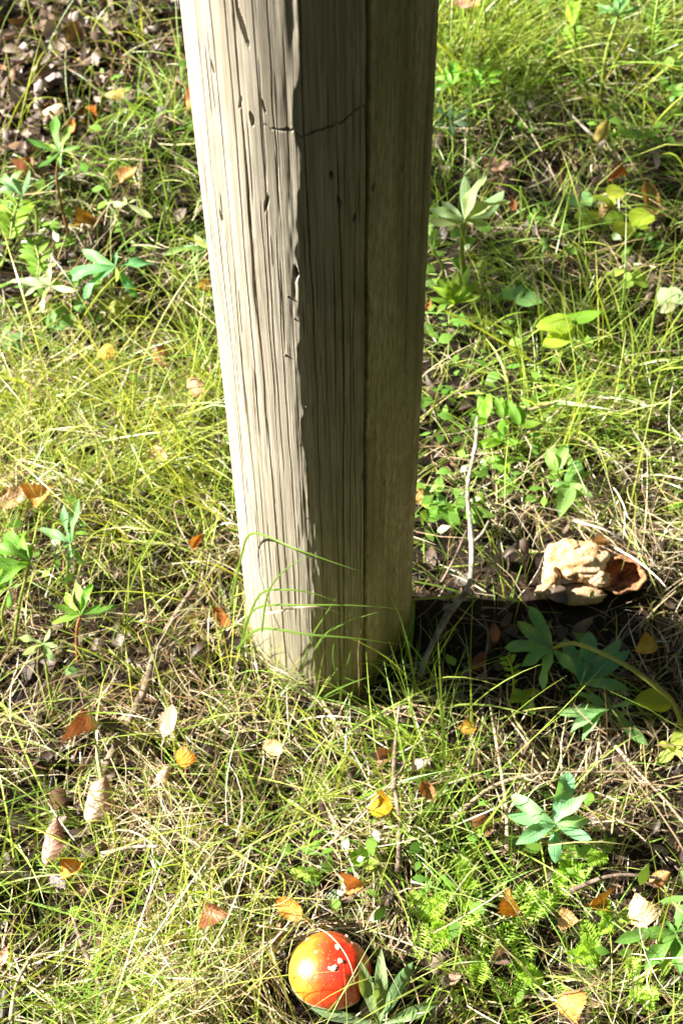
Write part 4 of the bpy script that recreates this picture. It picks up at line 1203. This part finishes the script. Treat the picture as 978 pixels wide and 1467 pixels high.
stick('thin tan stalk bent like a hook at the right edge', [(898, 522, .05), (898, 510, .06), (940, 504, .065), (990, 502, .06)], .0012, ST_TAN, knob=False)
stick('dark twig lying in the shadow behind the reddish leaves', [(697, 985, .012), (694, 950, .02), (700, 910, .02), (690, 880, .02)], .0016, ST_BRN, knob=False)
stick('fine brown twig in the shadow at the right foot of the post', [(632, 838, .03), (650, 800, .04), (668, 760, .045)], .0015, ST_BRN, knob=False)
stick('bleached white stalk over the straw behind the broken mushroom', [(820, 745, .05), (870, 762, .06), (905, 786, .05), (930, 815, .03)], .0014, ST_GREY, knob=False)
stick('pale stick lying among straw at the bottom left of centre', [(148, 1225, .05), (185, 1216, .06), (225, 1213, .055)], .002, ST_GREY, knob=False)

# ------------------------------------------------------------------ grass, dry grass and litter
# px, py, green, dry, litter, length, yellow
DM = np.array([
    (60, 60, .08, .22, 1.1, .11, .6), (180, 60, .14, .28, 1.05, .11, .5), (60, 190, .03, .12, 1.1, .08, .4), (120, 130, .05, .15, 1.1, .08, .4), (210, 90, .35, .3, .7, .10, .4), (210, 200, 1.2, .2, .2, .085, .08), (250, 280, .9, .25, .3, .09, .1),
    (130, 250, .8, .2, .3, .08, .1), (260, 860, .2, .9, .5, .1, .5), (120, 980, .16, .7, .6, .1, .4), (100, 1190, .25, .6, .5, .1, .4), (60, 1270, .3, .5, .5, .1, .4), (270, 800, .3, .9, .4, .12, .6), (60, 350, .35, .4, .5, .09, .4), (200, 440, .40, .6, .5, .10, .5), (280, 470, .5, .5, .4, .12, .4), (100, 600, 1.1, .9, .2, .16, .75), (250, 640, 1.25, .7, .15, .17, .65),
    (100, 720, .8, 1.0, .3, .13, .7), (310, 760, .9, .8, .3, .13, .65), (60, 930, .16, .7, .5, .10, .5), (200, 860, .16, .9, .6, .10, .6), (330, 900, .6, 1.1, .4, .12, .6), (230, 980, .18, .8, .7, .09, .6),
    (60, 1050, .55, 1.0, .4, .12, .5), (180, 1120, .4, .9, .5, .10, .5), (310, 1040, .95, .8, .3, .12, .5), (60, 1210, .45, .7, .4, .12, .4), (240, 1230, .9, 1.3, .2, .12, .65), (400, 1130, .95, 1.0, .3, .11, .5),
    (80, 1400, 1.1, .7, .2, .15, .35), (280, 1390, 1.0, 1.2, .2, .13, .6), (430, 1030, .9, .8, .3, .12, .45), (500, 1300, .7, 1.0, .3, .10, .5), (400, 1240, .8, 1.1, .3, .11, .55), (580, 1060, .9, .5, .3, .14, .25), (640, 1140, .8, .7, .3, .14, .3),
    (600, 1250, .7, .9, .3, .11, .4), (700, 1400, .6, 1.0, .3, .10, .4), (860, 1420, .6, 1.0, .3, .11, .4), (900, 1160, .2, 1.3, .6, .09, .5), (800, 1080, .5, 1.2, .4, .11, .4), (780, 1240, .4, 1.1, .4, .1, .4), (950, 1040, .3, .9, .3, .1, .5),
    (900, 960, .05, .5, .5, .09, .5), (720, 930, .06, .4, .5, .09, .4), (610, 880, .15, .15, .4, .10, .2), (640, 800, .25, .15, .4, .10, .15), (720, 810, .25, .5, .4, .10, .3), (920, 830, .25, 1.4, .2, .11, .8), (880, 710, .4, 1.2, .4, .12, .6), (780, 770, .3, 1.0, .4, .1, .6),
    (800, 560, 1.2, .6, .2, .14, .4), (750, 500, .8, .4, .3, .13, .4), (890, 560, .7, .6, .4, .13, .3), (640, 600, .25, .3, .5, .09, .3), (620, 500, .4, .3, .4, .11, .3), (700, 300, .5, .3, .5, .10, .2), (850, 320, .4, .35, .5, .10, .3), (930, 430, .15, .35, .7, .1, .4),
    (680, 60, 1.1, .4, .3, .20, .45), (720, 200, .7, .35, .4, .11, .25), (800, 100, .75, .7, .4, .15, .5), (930, 150, .85, .5, .4, .15, .35), (900, 40, .8, .4, .4, .16, .4), (60, -120, .4, .4, .7, .12, .5), (850, -120, .7, .5, .4, .16, .4),
    (-150, 600, .9, .8, .3, .13, .6), (-150, 1100, .8, .8, .3, .12, .5), (1150, 600, .6, .7, .4, .12, .4), (1150, 1150, .5, 1, .4, .11, .5), (489, 1650, .8, .8, .3, .12, .5)])
DW = np.array([[at(r[0], r[1]).x, at(r[0], r[1]).y] for r in DM])


def dens(x, y):
    d2 = (x[:, None] - DW[None, :, 0]) ** 2 + (y[:, None] - DW[None, :, 1]) ** 2
    wt = 1 / (d2 + 0.0012) ** 2
    wt /= wt.sum(1, keepdims=True)
    return wt @ DM[:, 2:]


def candidates(n):
    """random points, dense in and near what the photograph shows, thinner around it"""
    y = RNG.uniform(0.25, 2.25, n); x = RNG.uniform(-0.85, 0.85, n)
    half = 0.30 + 0.135 * (y - 0.35) + 0.06
    over = np.clip((np.abs(x) - half) / 0.25, 0, 1) + np.clip((y - 1.95) / .3, 0, 1)
    keep = RNG.random(n) > over * 0.85
    x, y = x[keep], y[keep]
    ok = np.hypot(x - POST.x, y - POST.y) > PR + 0.003
    ok &= np.hypot(x - MUSH.x, y - MUSH.y) > 0.020
    return x[ok], y[ok]


CRUMB = ground(828, 822, .02)
HOLLOW = ground(890, 822, .02)
BALLS = [(MUSH.x, MUSH.y, 0.026, 0.0372, 0.045), (CRUMB.x, CRUMB.y, .02, 0.036, .02), (HOLLOW.x, HOLLOW.y, .02, .022, .02)]


def blades(x, y, z, az, el, curl, length, width, segs, tint, tint2, roll=0.6, azc=0.0, lift=0.002):
    n = len(x)
    t = np.linspace(0, 1, segs + 1)
    tm = (t[:-1] + t[1:]) / 2
    E = el[:, None] - curl[:, None] * tm[None] ** 1.2
    A = az[:, None] + (azc[:, None] if not np.isscalar(azc) else azc) * tm[None]
    st = (length / segs)[:, None]
    D = np.stack([np.cos(E) * np.cos(A), np.cos(E) * np.sin(A), np.sin(E)], -1)
    P = np.zeros((n, segs + 1, 3))
    P[:, 0] = np.stack([x, y, z], -1)
    P[:, 1:] = P[:, :1] + np.cumsum(D * st[..., None], 1)
    # stay above the ground, outside the post and outside the mushrooms
    g = gh(P[..., 0], P[..., 1]) + lift * (0.3 + 1.4 * RNG.random((n, 1)))
    P[:, 1:, 2] = np.maximum(P[:, 1:, 2], g[:, 1:])
    dx = P[..., 0] - POST.x; dy = P[..., 1] - POST.y; r = np.hypot(dx, dy) + 1e-9
    f = np.maximum(r, PR + 0.003) / r
    P[..., 0] = POST.x + dx * f; P[..., 1] = POST.y + dy * f
    hit = np.zeros(n, bool)
    for bx, by, bz, br, bh in BALLS:
        hit |= ((np.hypot(P[..., 0] - bx, P[..., 1] - by) < br) & (P[..., 2] < bz + bh)).any(1)
    keep = ~hit
    P, tint, tint2, width = P[keep], tint[keep], tint2[keep], width[keep]
    n = len(P)
    DD = np.gradient(P, axis=1); DD /= np.linalg.norm(DD, axis=-1, keepdims=True) + 1e-9
    ref = np.stack([RNG.normal(0, roll, n), RNG.normal(0, roll, n), np.ones(n)], -1)
    S = np.cross(DD, ref[:, None, :]); S /= np.linalg.norm(S, axis=-1, keepdims=True) + 1e-9
    wp = np.clip(1.08 - t ** 2.6, 0.08, 1) * (0.75 + 0.25 * np.minimum(1, t * 4))
    Wd = width[:, None] * wp[None]
    V = np.stack([P - S * Wd[..., None] / 2, P + S * Wd[..., None] / 2], 2)          # n, segs+1, 2, 3
    C = tint[:, None, :] * (1 - t[None, :, None]) + tint2[:, None, :] * t[None, :, None]
    C = np.repeat(C[:, :, None, :], 2, 2)
    k = (np.arange(n) * (segs + 1) * 2)[:, None] + (np.arange(segs) * 2)[None]
    Q = np.stack([k, k + 1, k + 3, k + 2], -1).reshape(-1, 4)
    return V.reshape(-1, 3), Q, C.reshape(-1, 3)


def join(parts):
    vs, qs, cs, off = [], [], [], 0
    for v, q, c in parts:
        vs.append(v); qs.append(q + off); cs.append(c); off += len(v)
    return np.concatenate(vs), np.concatenate(qs), np.concatenate(cs)


def clear_factor(x, y):
    f = np.ones(len(x))
    for cx, cy, r, h in CLEAR:
        d = np.hypot(x - cx, y - cy + .01)
        f *= 1 - .55 * np.exp(-(d / r) ** 4)
    d = np.hypot(x - HOLLOW.x, y - HOLLOW.y + .02)
    f *= 1 - .92 * np.exp(-(d / .04) ** 4)
    d = np.hypot(x - CRUMB.x, y - CRUMB.y + .02)
    f *= 1 - .9 * np.exp(-(d / .045) ** 4)
    d = np.hypot((x - MUSH.x), y - MUSH.y)
    f *= 1 - .6 * np.exp(-(d / .05) ** 4)
    return f


def mixc(a, b, t):
    return np.asarray(a)[None] * (1 - t[:, None]) + np.asarray(b)[None] * t[:, None]


# green grass, growing in tufts
def grow_green():
    x, y = candidates(120000)
    D = dens(x, y)
    tuft = vnoise(x * 26, y * 26, 81) * .6 + vnoise(x * 60, y * 60, 82) * .4
    p = D[:, 0] * np.clip(.48 + 1.7 * tuft, .01, 1.8) * .8
    k = (RNG.random(len(x)) < p)
    x, y, D = x[k], y[k], D[k]
    n = len(x)
    cf = clear_factor(x, y)
    # a shared heading inside a tuft, plus scatter
    hd = 5.5 * vnoise(x * 9, y * 9, 83) + 2.0
    az = np.where(RNG.random(n) < .55, hd + RNG.normal(0, .6, n), RNG.uniform(0, 6.283, n))
    el = np.clip(RNG.normal(.75, .38, n), .08, 1.5)
    length = D[:, 3] * np.clip(RNG.lognormal(-.12, .38, n), .3, 2.1) * cf
    curl = RNG.gamma(2.0, .34, n) * (0.6 + 1.0 * (length / .12))
    width = np.clip(RNG.normal(.00100, .0003, n), .0005, .0022)
    coarse = RNG.random(n) < .05
    width[coarse] *= 1.9
    yl = np.clip(D[:, 4] + RNG.normal(0, .28, n), 0, 1)
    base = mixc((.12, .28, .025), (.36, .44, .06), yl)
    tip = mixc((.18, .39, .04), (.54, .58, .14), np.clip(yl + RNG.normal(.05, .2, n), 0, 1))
    br = RNG.uniform(.7, 1.3, n)[:, None]
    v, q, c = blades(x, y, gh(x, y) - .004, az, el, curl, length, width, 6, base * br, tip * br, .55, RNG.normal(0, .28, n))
    o = link('grass', np_mesh('grass', v, q, True, tint=c), None, M_GRASS)
    tag(o, 'fine yellow green grass growing in tufts all over the ground', kind='stuff')
    return n


def grow_dry():
    x, y = candidates(112000)
    D = dens(x, y)
    cl = vnoise(x * 22 + 9, y * 22, 84) * .6 + vnoise(x * 55, y * 55, 85) * .4
    k = RNG.random(len(x)) < D[:, 1] * np.clip(.45 + 1.6 * cl, .02, 1.6) * .75
    x, y, D = x[k], y[k], D[k]
    n = len(x)
    hd = 4.5 * vnoise(x * 7 + 3, y * 7, 86)
    az = np.where(RNG.random(n) < .5, hd + RNG.normal(0, .5, n), RNG.uniform(0, 6.283, n))
    el = np.clip(RNG.normal(.26, .28, n), -.1, 1.2)
    cf = clear_factor(x, y)
    length = np.clip(RNG.lognormal(-2.85, .45, n), .015, .13) * (.5 + .5 * cf)
    curl = RNG.gamma(1.6, .36, n)
    width = np.clip(RNG.normal(.00088, .00036, n), .0004, .0024)
    z = gh(x, y) + RNG.gamma(1.6, .010, n) * np.clip(D[:, 1], .3, 1.2)
    u = RNG.random(n)
    pal = np.array([(.52, .42, .25), (.66, .57, .38), (.34, .22, .12), (.19, .11, .06), (.78, .72, .56), (.54, .50, .19), (.46, .30, .17)])
    ci = RNG.choice(len(pal), n, p=[.22, .22, .14, .11, .12, .12, .07])
    col = pal[ci] * RNG.uniform(.75, 1.2, n)[:, None]
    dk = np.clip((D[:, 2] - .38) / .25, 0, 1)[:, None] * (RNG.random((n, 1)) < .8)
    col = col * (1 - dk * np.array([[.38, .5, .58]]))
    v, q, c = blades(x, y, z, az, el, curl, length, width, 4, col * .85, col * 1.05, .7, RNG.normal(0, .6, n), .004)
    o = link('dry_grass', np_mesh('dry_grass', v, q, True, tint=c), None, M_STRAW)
    tag(o, 'tangle of dead straw coloured grass lying under the green blades', kind='stuff')
    return n


def thatch():
    """short broken fibres matted on the soil"""
    x, y = candidates(90000)
    D = dens(x, y)
    cl = vnoise(x * 18 + 4, y * 18, 94) * .6 + vnoise(x * 50, y * 50, 95) * .4
    k = RNG.random(len(x)) < (.35 + .5 * np.clip(D[:, 1], 0, 1.2)) * np.clip(.75 + .8 * cl, .1, 1.3)
    x, y, D = x[k], y[k], D[k]; n = len(x)
    pal = np.array([(.08, .04, .022), (.135, .072, .04), (.045, .026, .016), (.22, .14, .085), (.38, .29, .19), (.03, .018, .012), (.58, .50, .38)])
    ci = RNG.choice(len(pal), n, p=[.25, .22, .17, .13, .09, .09, .05])
    col = pal[ci] * RNG.uniform(.7, 1.25, n)[:, None]
    z = gh(x, y) + RNG.gamma(1.3, .005, n)
    v, q, c = blades(x, y, z, RNG.uniform(0, 6.283, n), RNG.normal(.12, .3, n), RNG.gamma(1.2, .4, n), np.clip(RNG.lognormal(-4.0, .45, n), .006, .05),
                     np.clip(RNG.normal(.0009, .0004, n), .0004, .0024), 2, col, col * 1.1, .9, RNG.normal(0, .7, n), .004)
    o = link('thatch', np_mesh('thatch', v, q, True, tint=c), None, M_STRAW)
    tag(o, 'matted short brown fibres lying on the soil', kind='stuff')


def litter():
    x, y = candidates(24000)
    D = dens(x, y)
    k = RNG.random(len(x)) < np.clip(D[:, 2], 0, 1) ** 2.4 * .9 + .03
    x, y, D = x[k], y[k], D[k]
    n = len(x)
    S, T = np.meshgrid(np.linspace(-1, 1, 4), np.linspace(-1, 1, 4))
    S = S.ravel(); T = T.ravel()
    L = np.clip(RNG.lognormal(-5.0, .4, n), .003, .011) * (1 + .5 * np.clip(D[:, 2] - .6, 0, 1)); Wd = L * RNG.uniform(.35, .85, n)
    out = 1 - .55 * (np.abs(S) ** 2)[None] * RNG.uniform(.2, 1, n)[:, None]
    px = T[None] * L[:, None] * (1 + .25 * RNG.normal(0, 1, (n, 16)) * .4)
    py = S[None] * Wd[:, None] * (1 - .5 * (T[None] ** 2)) * (1 + .1 * RNG.normal(0, 1, (n, 16)))
    c1 = RNG.normal(0, .7, n)[:, None]; c2 = RNG.normal(0, .5, n)[:, None]
    pz = (c1 * S[None] ** 2 * Wd[:, None] + c2 * T[None] ** 2 * L[:, None] + RNG.normal(0, .06, (n, 16)) * L[:, None])
    a = RNG.uniform(0, 6.283, n); tx = RNG.normal(0, .45, n); ty = RNG.normal(0, .45, n)
    ca, sa = np.cos(a)[:, None], np.sin(a)[:, None]
    X = px * ca - py * sa; Y = px * sa + py * ca
    Z = pz + X * tx[:, None] + Y * ty[:, None]
    zz = gh(x, y) + .004 + RNG.gamma(1.3, .006, n)
    V = np.stack([X + x[:, None], Y + y[:, None], Z + zz[:, None]], -1)
    # keep out of the post
    dx = V[..., 0] - POST.x; dy = V[..., 1] - POST.y; r = np.hypot(dx, dy) + 1e-9; f = np.maximum(r, PR + .003) / r
    V[..., 0] = POST.x + dx * f; V[..., 1] = POST.y + dy * f
    pal = np.array([(.09, .056, .043), (.15, .10, .078), (.27, .21, .18), (.05, .033, .027), (.36, .30, .27), (.18, .09, .04), (.14, .11, .105)])
    ci = RNG.choice(len(pal), n, p=[.24, .2, .14, .17, .09, .08, .08])
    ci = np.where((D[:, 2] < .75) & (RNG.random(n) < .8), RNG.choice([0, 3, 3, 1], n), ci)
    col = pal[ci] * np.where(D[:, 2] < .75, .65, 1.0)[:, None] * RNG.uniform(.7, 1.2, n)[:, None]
    C = np.repeat(col[:, None], 16, 1)
    q = grid_quads(4, 4)
    Q = (np.arange(n)[:, None, None] * 16 + q[None]).reshape(-1, 4)
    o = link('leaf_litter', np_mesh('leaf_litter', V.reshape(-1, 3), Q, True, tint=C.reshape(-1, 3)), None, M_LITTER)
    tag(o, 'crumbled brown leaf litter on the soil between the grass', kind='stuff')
    return n


def ground_leaves():
    """low seedling leaves scattered singly, too many to count"""
    x, y = candidates(2600)
    k = RNG.random(len(x)) < .16 * (vnoise(x * 10, y * 10, 88) > -.1)
    x, y = x[k], y[k]
    for px, py, m, sp in ((640, 140, 16, .03), (700, 170, 14, .05), (650, 560, 22, .04), (620, 650, 22, .04), (690, 640, 26, .04), (760, 690, 30, .04), (620, 470, 30, .03), (940, 150, 14, .04), (900, 200, 26, .03),
                          (870, 400, 10, .05), (960, 250, 10, .04), (615, 740, 40, .02), (790, 620, 30, .04), (40, 320, 40, .04), (20, 480, 30, .03), (130, 420, 30, .03), (740, 60, 12, .06), (930, 40, 12, .05), (610, 420, 14, .03),
                          (640, 350, 30, .03), (680, 1260, 10, .04), (860, 1240, 10, .05), (590, 1330, 8, .03), (850, 1400, 12, .06), (730, 1420, 8, .05), (470, 1250, 20, .03), (80, 820, 20, .03)):
        g = ground(px, py)
        x = np.concatenate([x, RNG.normal(g.x, sp, m)]); y = np.concatenate([y, RNG.normal(g.y, sp, m)])
    k = np.hypot(x - POST.x, y - POST.y) > PR + .02
    x, y = x[k], y[k]; n = len(x)
    z = gh(x, y) + RNG.uniform(.008, .05, n)
    az = RNG.uniform(0, 6.283, n); el = RNG.uniform(-.1, .7, n)
    L = RNG.uniform(.006, .021, n)
    col = mixc((.09, .25, .03), (.22, .40, .06), RNG.random(n))
    v, q, c = blades(x, y, z, az, el, RNG.uniform(0, 1, n), L, L * RNG.uniform(.4, .7, n), 5, col, col, .4)
    # leaf outline: rescale the ribbons to an oval
    V = v.reshape(-1, 6, 2, 3); m = V.mean(2, keepdims=True)
    sh = np.array([.15, .75, 1.0, .9, .6, .08])[None, :, None, None]
    V = m + (V - m) * sh
    o = link('seedling_leaves', np_mesh('seedling_leaves', V.reshape(-1, 3), q, True, tint=c), None, M_GRASS)
    tag(o, 'tiny seedling leaves scattered low between the grass', kind='stuff')


unseen_shade_trees()
def tall():
    """coarse upright tufts that stand out of the turf"""
    P = []
    for px, py, n, spread, L, e0, yl, wd in ((660, 50, 60, .06, .20, 1.25, .4, .0024), (700, 230, 20, .04, .11, 1.1, .2, .0014), (760, 330, 20, .05, .11, 1.1, .2, .0014), (640, 140, 46, .035, .20, 1.2, .35, .0024), (690, 130, 40, .035, .18, 1.2, .4, .002), (740, 110, 26, .03, .16, 1.15, .5, .0018), (770, 560, 34, .04, .13, 1.15, .3, .0017),
                                             (820, 640, 40, .035, .15, 1.25, .45, .0018), (845, 580, 26, .03, .14, 1.1, .35, .0018), (905, 570, 16, .02, .15, 1.1, .25, .0024), (955, 560, 12, .02, .13, 1.1, .3, .0022), (700, 500, 14, .02, .12, 1.1, .3, .0016),
                                             (215, 500, 14, .02, .11, 1.2, .35, .0014), (300, 600, 50, .045, .17, 1.1, .6, .0015), (180, 640, 50, .06, .15, 1.05, .65, .0014), (310, 720, 40, .04, .16, 1.15, .6, .0015), (30, 190, 12, .015, .12, 1.2, .6, .0016),
                                             (60, 95, 14, .04, .10, 1.2, .6, .0013), (150, 60, 16, .05, .10, 1.2, .5, .0015), (585, 1060, 22, .03, .13, 1.15, .25, .0018), (630, 1130, 30, .05, .14, 1.1, .25, .0017), (560, 1120, 14, .03, .12, 1.1, .3, .0016), (90, 1380, 40, .06, .16, .9, .35, .0016),
                                             (330, 1040, 40, .05, .12, 1.0, .45, .0014), (240, 960, 16, .04, .12, 1.1, .5, .0014), (850, 170, 10, .01, .16, 1.35, .5, .003), (925, 180, 20, .04, .14, 1.1, .45, .0018), (690, 1200, 14, .03, .11, 1.2, .3, .0016)):
        g = ground(px, py)
        P.append(np.stack([RNG.normal(g.x, spread, n), RNG.normal(g.y, spread, n), np.full(n, L), np.full(n, e0), np.full(n, yl), np.full(n, wd)], -1))
    P = np.concatenate(P)
    ok = np.hypot(P[:, 0] - POST.x, P[:, 1] - POST.y) > PR + .004
    P = P[ok]; n = len(P); x, y = P[:, 0], P[:, 1]
    yl = np.clip(P[:, 4] + RNG.normal(0, .2, n), 0, 1); br = RNG.uniform(.8, 1.25, n)[:, None]
    L = P[:, 2] * np.clip(RNG.normal(1, .28, n), .4, 1.6)
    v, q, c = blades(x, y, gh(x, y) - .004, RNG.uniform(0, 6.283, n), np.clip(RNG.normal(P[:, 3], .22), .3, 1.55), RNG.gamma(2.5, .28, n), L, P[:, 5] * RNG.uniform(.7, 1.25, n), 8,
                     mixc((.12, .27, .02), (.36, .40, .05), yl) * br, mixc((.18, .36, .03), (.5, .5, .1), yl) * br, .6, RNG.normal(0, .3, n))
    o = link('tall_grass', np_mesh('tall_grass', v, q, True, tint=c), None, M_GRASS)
    tag(o, 'taller coarse blades standing up out of the turf in tufts', kind='stuff')


tall()
ng = grow_green(); nd = grow_dry(); thatch(); nl = litter(); ground_leaves()
print('blades', ng, nd, nl)


# ------------------------------------------------------------------ single long blades in front of the post
def blade(label, pts, wd, col, name='grass_blade'):
    """pts: (px, py, Y) points where the blade crosses the vertical plane at depth Y, or (px, py, None, z)"""
    P = []
    for p in pts:
        P.append(ground(p[0], p[1], p[3]) if p[2] is None else at_y(p[0], p[1], p[2]))
    # resample
    Q = []
    n = len(P)
    for i in range(n - 1):
        p0 = P[max(i - 1, 0)]; p1 = P[i]; p2 = P[i + 1]; p3 = P[min(i + 2, n - 1)]
        for k in range(5):
            t = k / 5
            Q.append(0.5 * ((2 * p1) + (p2 - p0) * t + (2 * p0 - 5 * p1 + 4 * p2 - p3) * t * t + (3 * p1 - p0 - 3 * p2 + p3) * t ** 3))
    Q.append(P[-1])
    vs = []
    for i, p in enumerate(Q):
        t = i / (len(Q) - 1)
        d = (Q[min(i + 1, len(Q) - 1)] - Q[max(i - 1, 0)]).normalized()
        s = d.cross(Vector((-.3, -.7, .6))).normalized()
        ww = wd * max(.06, 1 - t ** 2.5) / 2
        nn = s.cross(d)
        vs += [p - s * ww - P[0], p + nn * ww * .35 - P[0], p + s * ww - P[0]]
    c = np.tile(np.array(col), (len(vs), 1))
    o = link(name, np_mesh(name, np.array([tuple(v) for v in vs]), grid_quads(3, len(Q)), True, tint=c), None, M_GRASS if col[1] > col[0] else M_STRAW)
    o.location = P[0]
    tag(o, label, 'grass', 'long grass blades in front of the post foot')


GB = (.13, .25, .03)
YF = POST.y - PR
blade('highest long blade slanting down across the middle of the post foot', [(330, 870, YF + .02), (345, 800, YF + .03), (362, 764, YF + .02), (420, 785, YF - .01), (470, 803, YF - .022), (519, 820, YF - .03)], .0022, GB)
blade('bent blade ending on the sunlit edge of the post foot', [(375, 905, YF - .01), (384, 850, YF - .006), (410, 815, YF - .01), (452, 792, YF - .012)], .0018, GB)
blade('arched blade with its tip at the shade line of the post foot', [(350, 905, YF + .01), (372, 852, YF + .0), (410, 845, YF - .01), (448, 850, YF - .015), (483, 862, YF - .02)], .0021, GB)
blade('level blade crossing the whole post foot above the others', [(346, 920, YF + .01), (366, 872, YF), (440, 867, YF - .015), (520, 868, YF - .02), (592, 875, YF - .02)], .0020, GB)
blade('long level blade crossing low on the post foot to its right edge', [(340, 930, YF), (372, 901, YF - .005), (440, 909, YF - .02), (512, 915, YF - .025), (590, 927, YF - .025)], .0025, GB)
blade('curved blade rising to the right over the shaded post foot', [(446, 960, YF - .01), (452, 930, YF - .012), (470, 906, YF - .016), (500, 890, YF - .02), (540, 877, YF - .024)], .0025, GB)
blade('tall blade standing right of the post foot leaning left', [(606, 1060, None, .0), (600, 1018, YF - .01), (591, 963, YF - .012), (583, 918, YF - .014), (571, 879, YF - .018), (553, 842, YF - .02)], .0024, GB)
blade('s shaped blade in front of the dark post foot', [(490, 1005, None, .0), (485, 982, YF - .012), (477, 942, YF - .012), (482, 912, YF - .014), (505, 876, YF - .018)], .0018, GB)
blade('short upright blade in front of the dark post foot', [(486, 1010, None, .0), (492, 975, YF - .014), (504, 924, YF - .016)], .0021, GB)
blade('straight blade pointing up beside the shade line of the post foot', [(432, 960, YF - .008), (446, 914, YF - .014), (464, 884, YF - .016), (482, 855, YF - .018)], .0019, GB)
blade('blade leaning right low in front of the post foot', [(455, 1008, None, .01), (471, 994, YF - .02), (500, 980, YF - .025), (530, 969, YF - .03)], .0019, GB)
blade('broad blade rising left from the grass below the post', [(572, 1075, None, .0), (556, 1040, None, .06), (540, 1015, None, .085), (521, 980, None, .11)], .0028, GB)
blade('dry pale blade against the shade line of the post foot', [(380, 880, YF - .005), (440, 868, YF - .012), (466, 872, YF - .014), (490, 880, YF - .016)], .0024, (.55, .46, .30))
blade('dry brown stalk hanging in front of the dark post foot', [(514, 1000, None, .0), (514, 965, YF - .015), (513, 930, YF - .018), (518, 900, YF - .02)], .0014, (.36, .24, .13))
blade('long thin dry hair lying over the red mushroom', [(455, 1330, None, .05), (470, 1338, None, .062), (490, 1360, None, .066), (504, 1390, None, .06), (512, 1440, None, .03)], .0011, (.6, .5, .36))
blade('green blade crossing the front of the red mushroom', [(450, 1470, None, .02), (486, 1430, None, .055), (520, 1385, None, .06), (560, 1335, None, .06), (590, 1310, None, .05)], .0013, (.22, .28, .05))
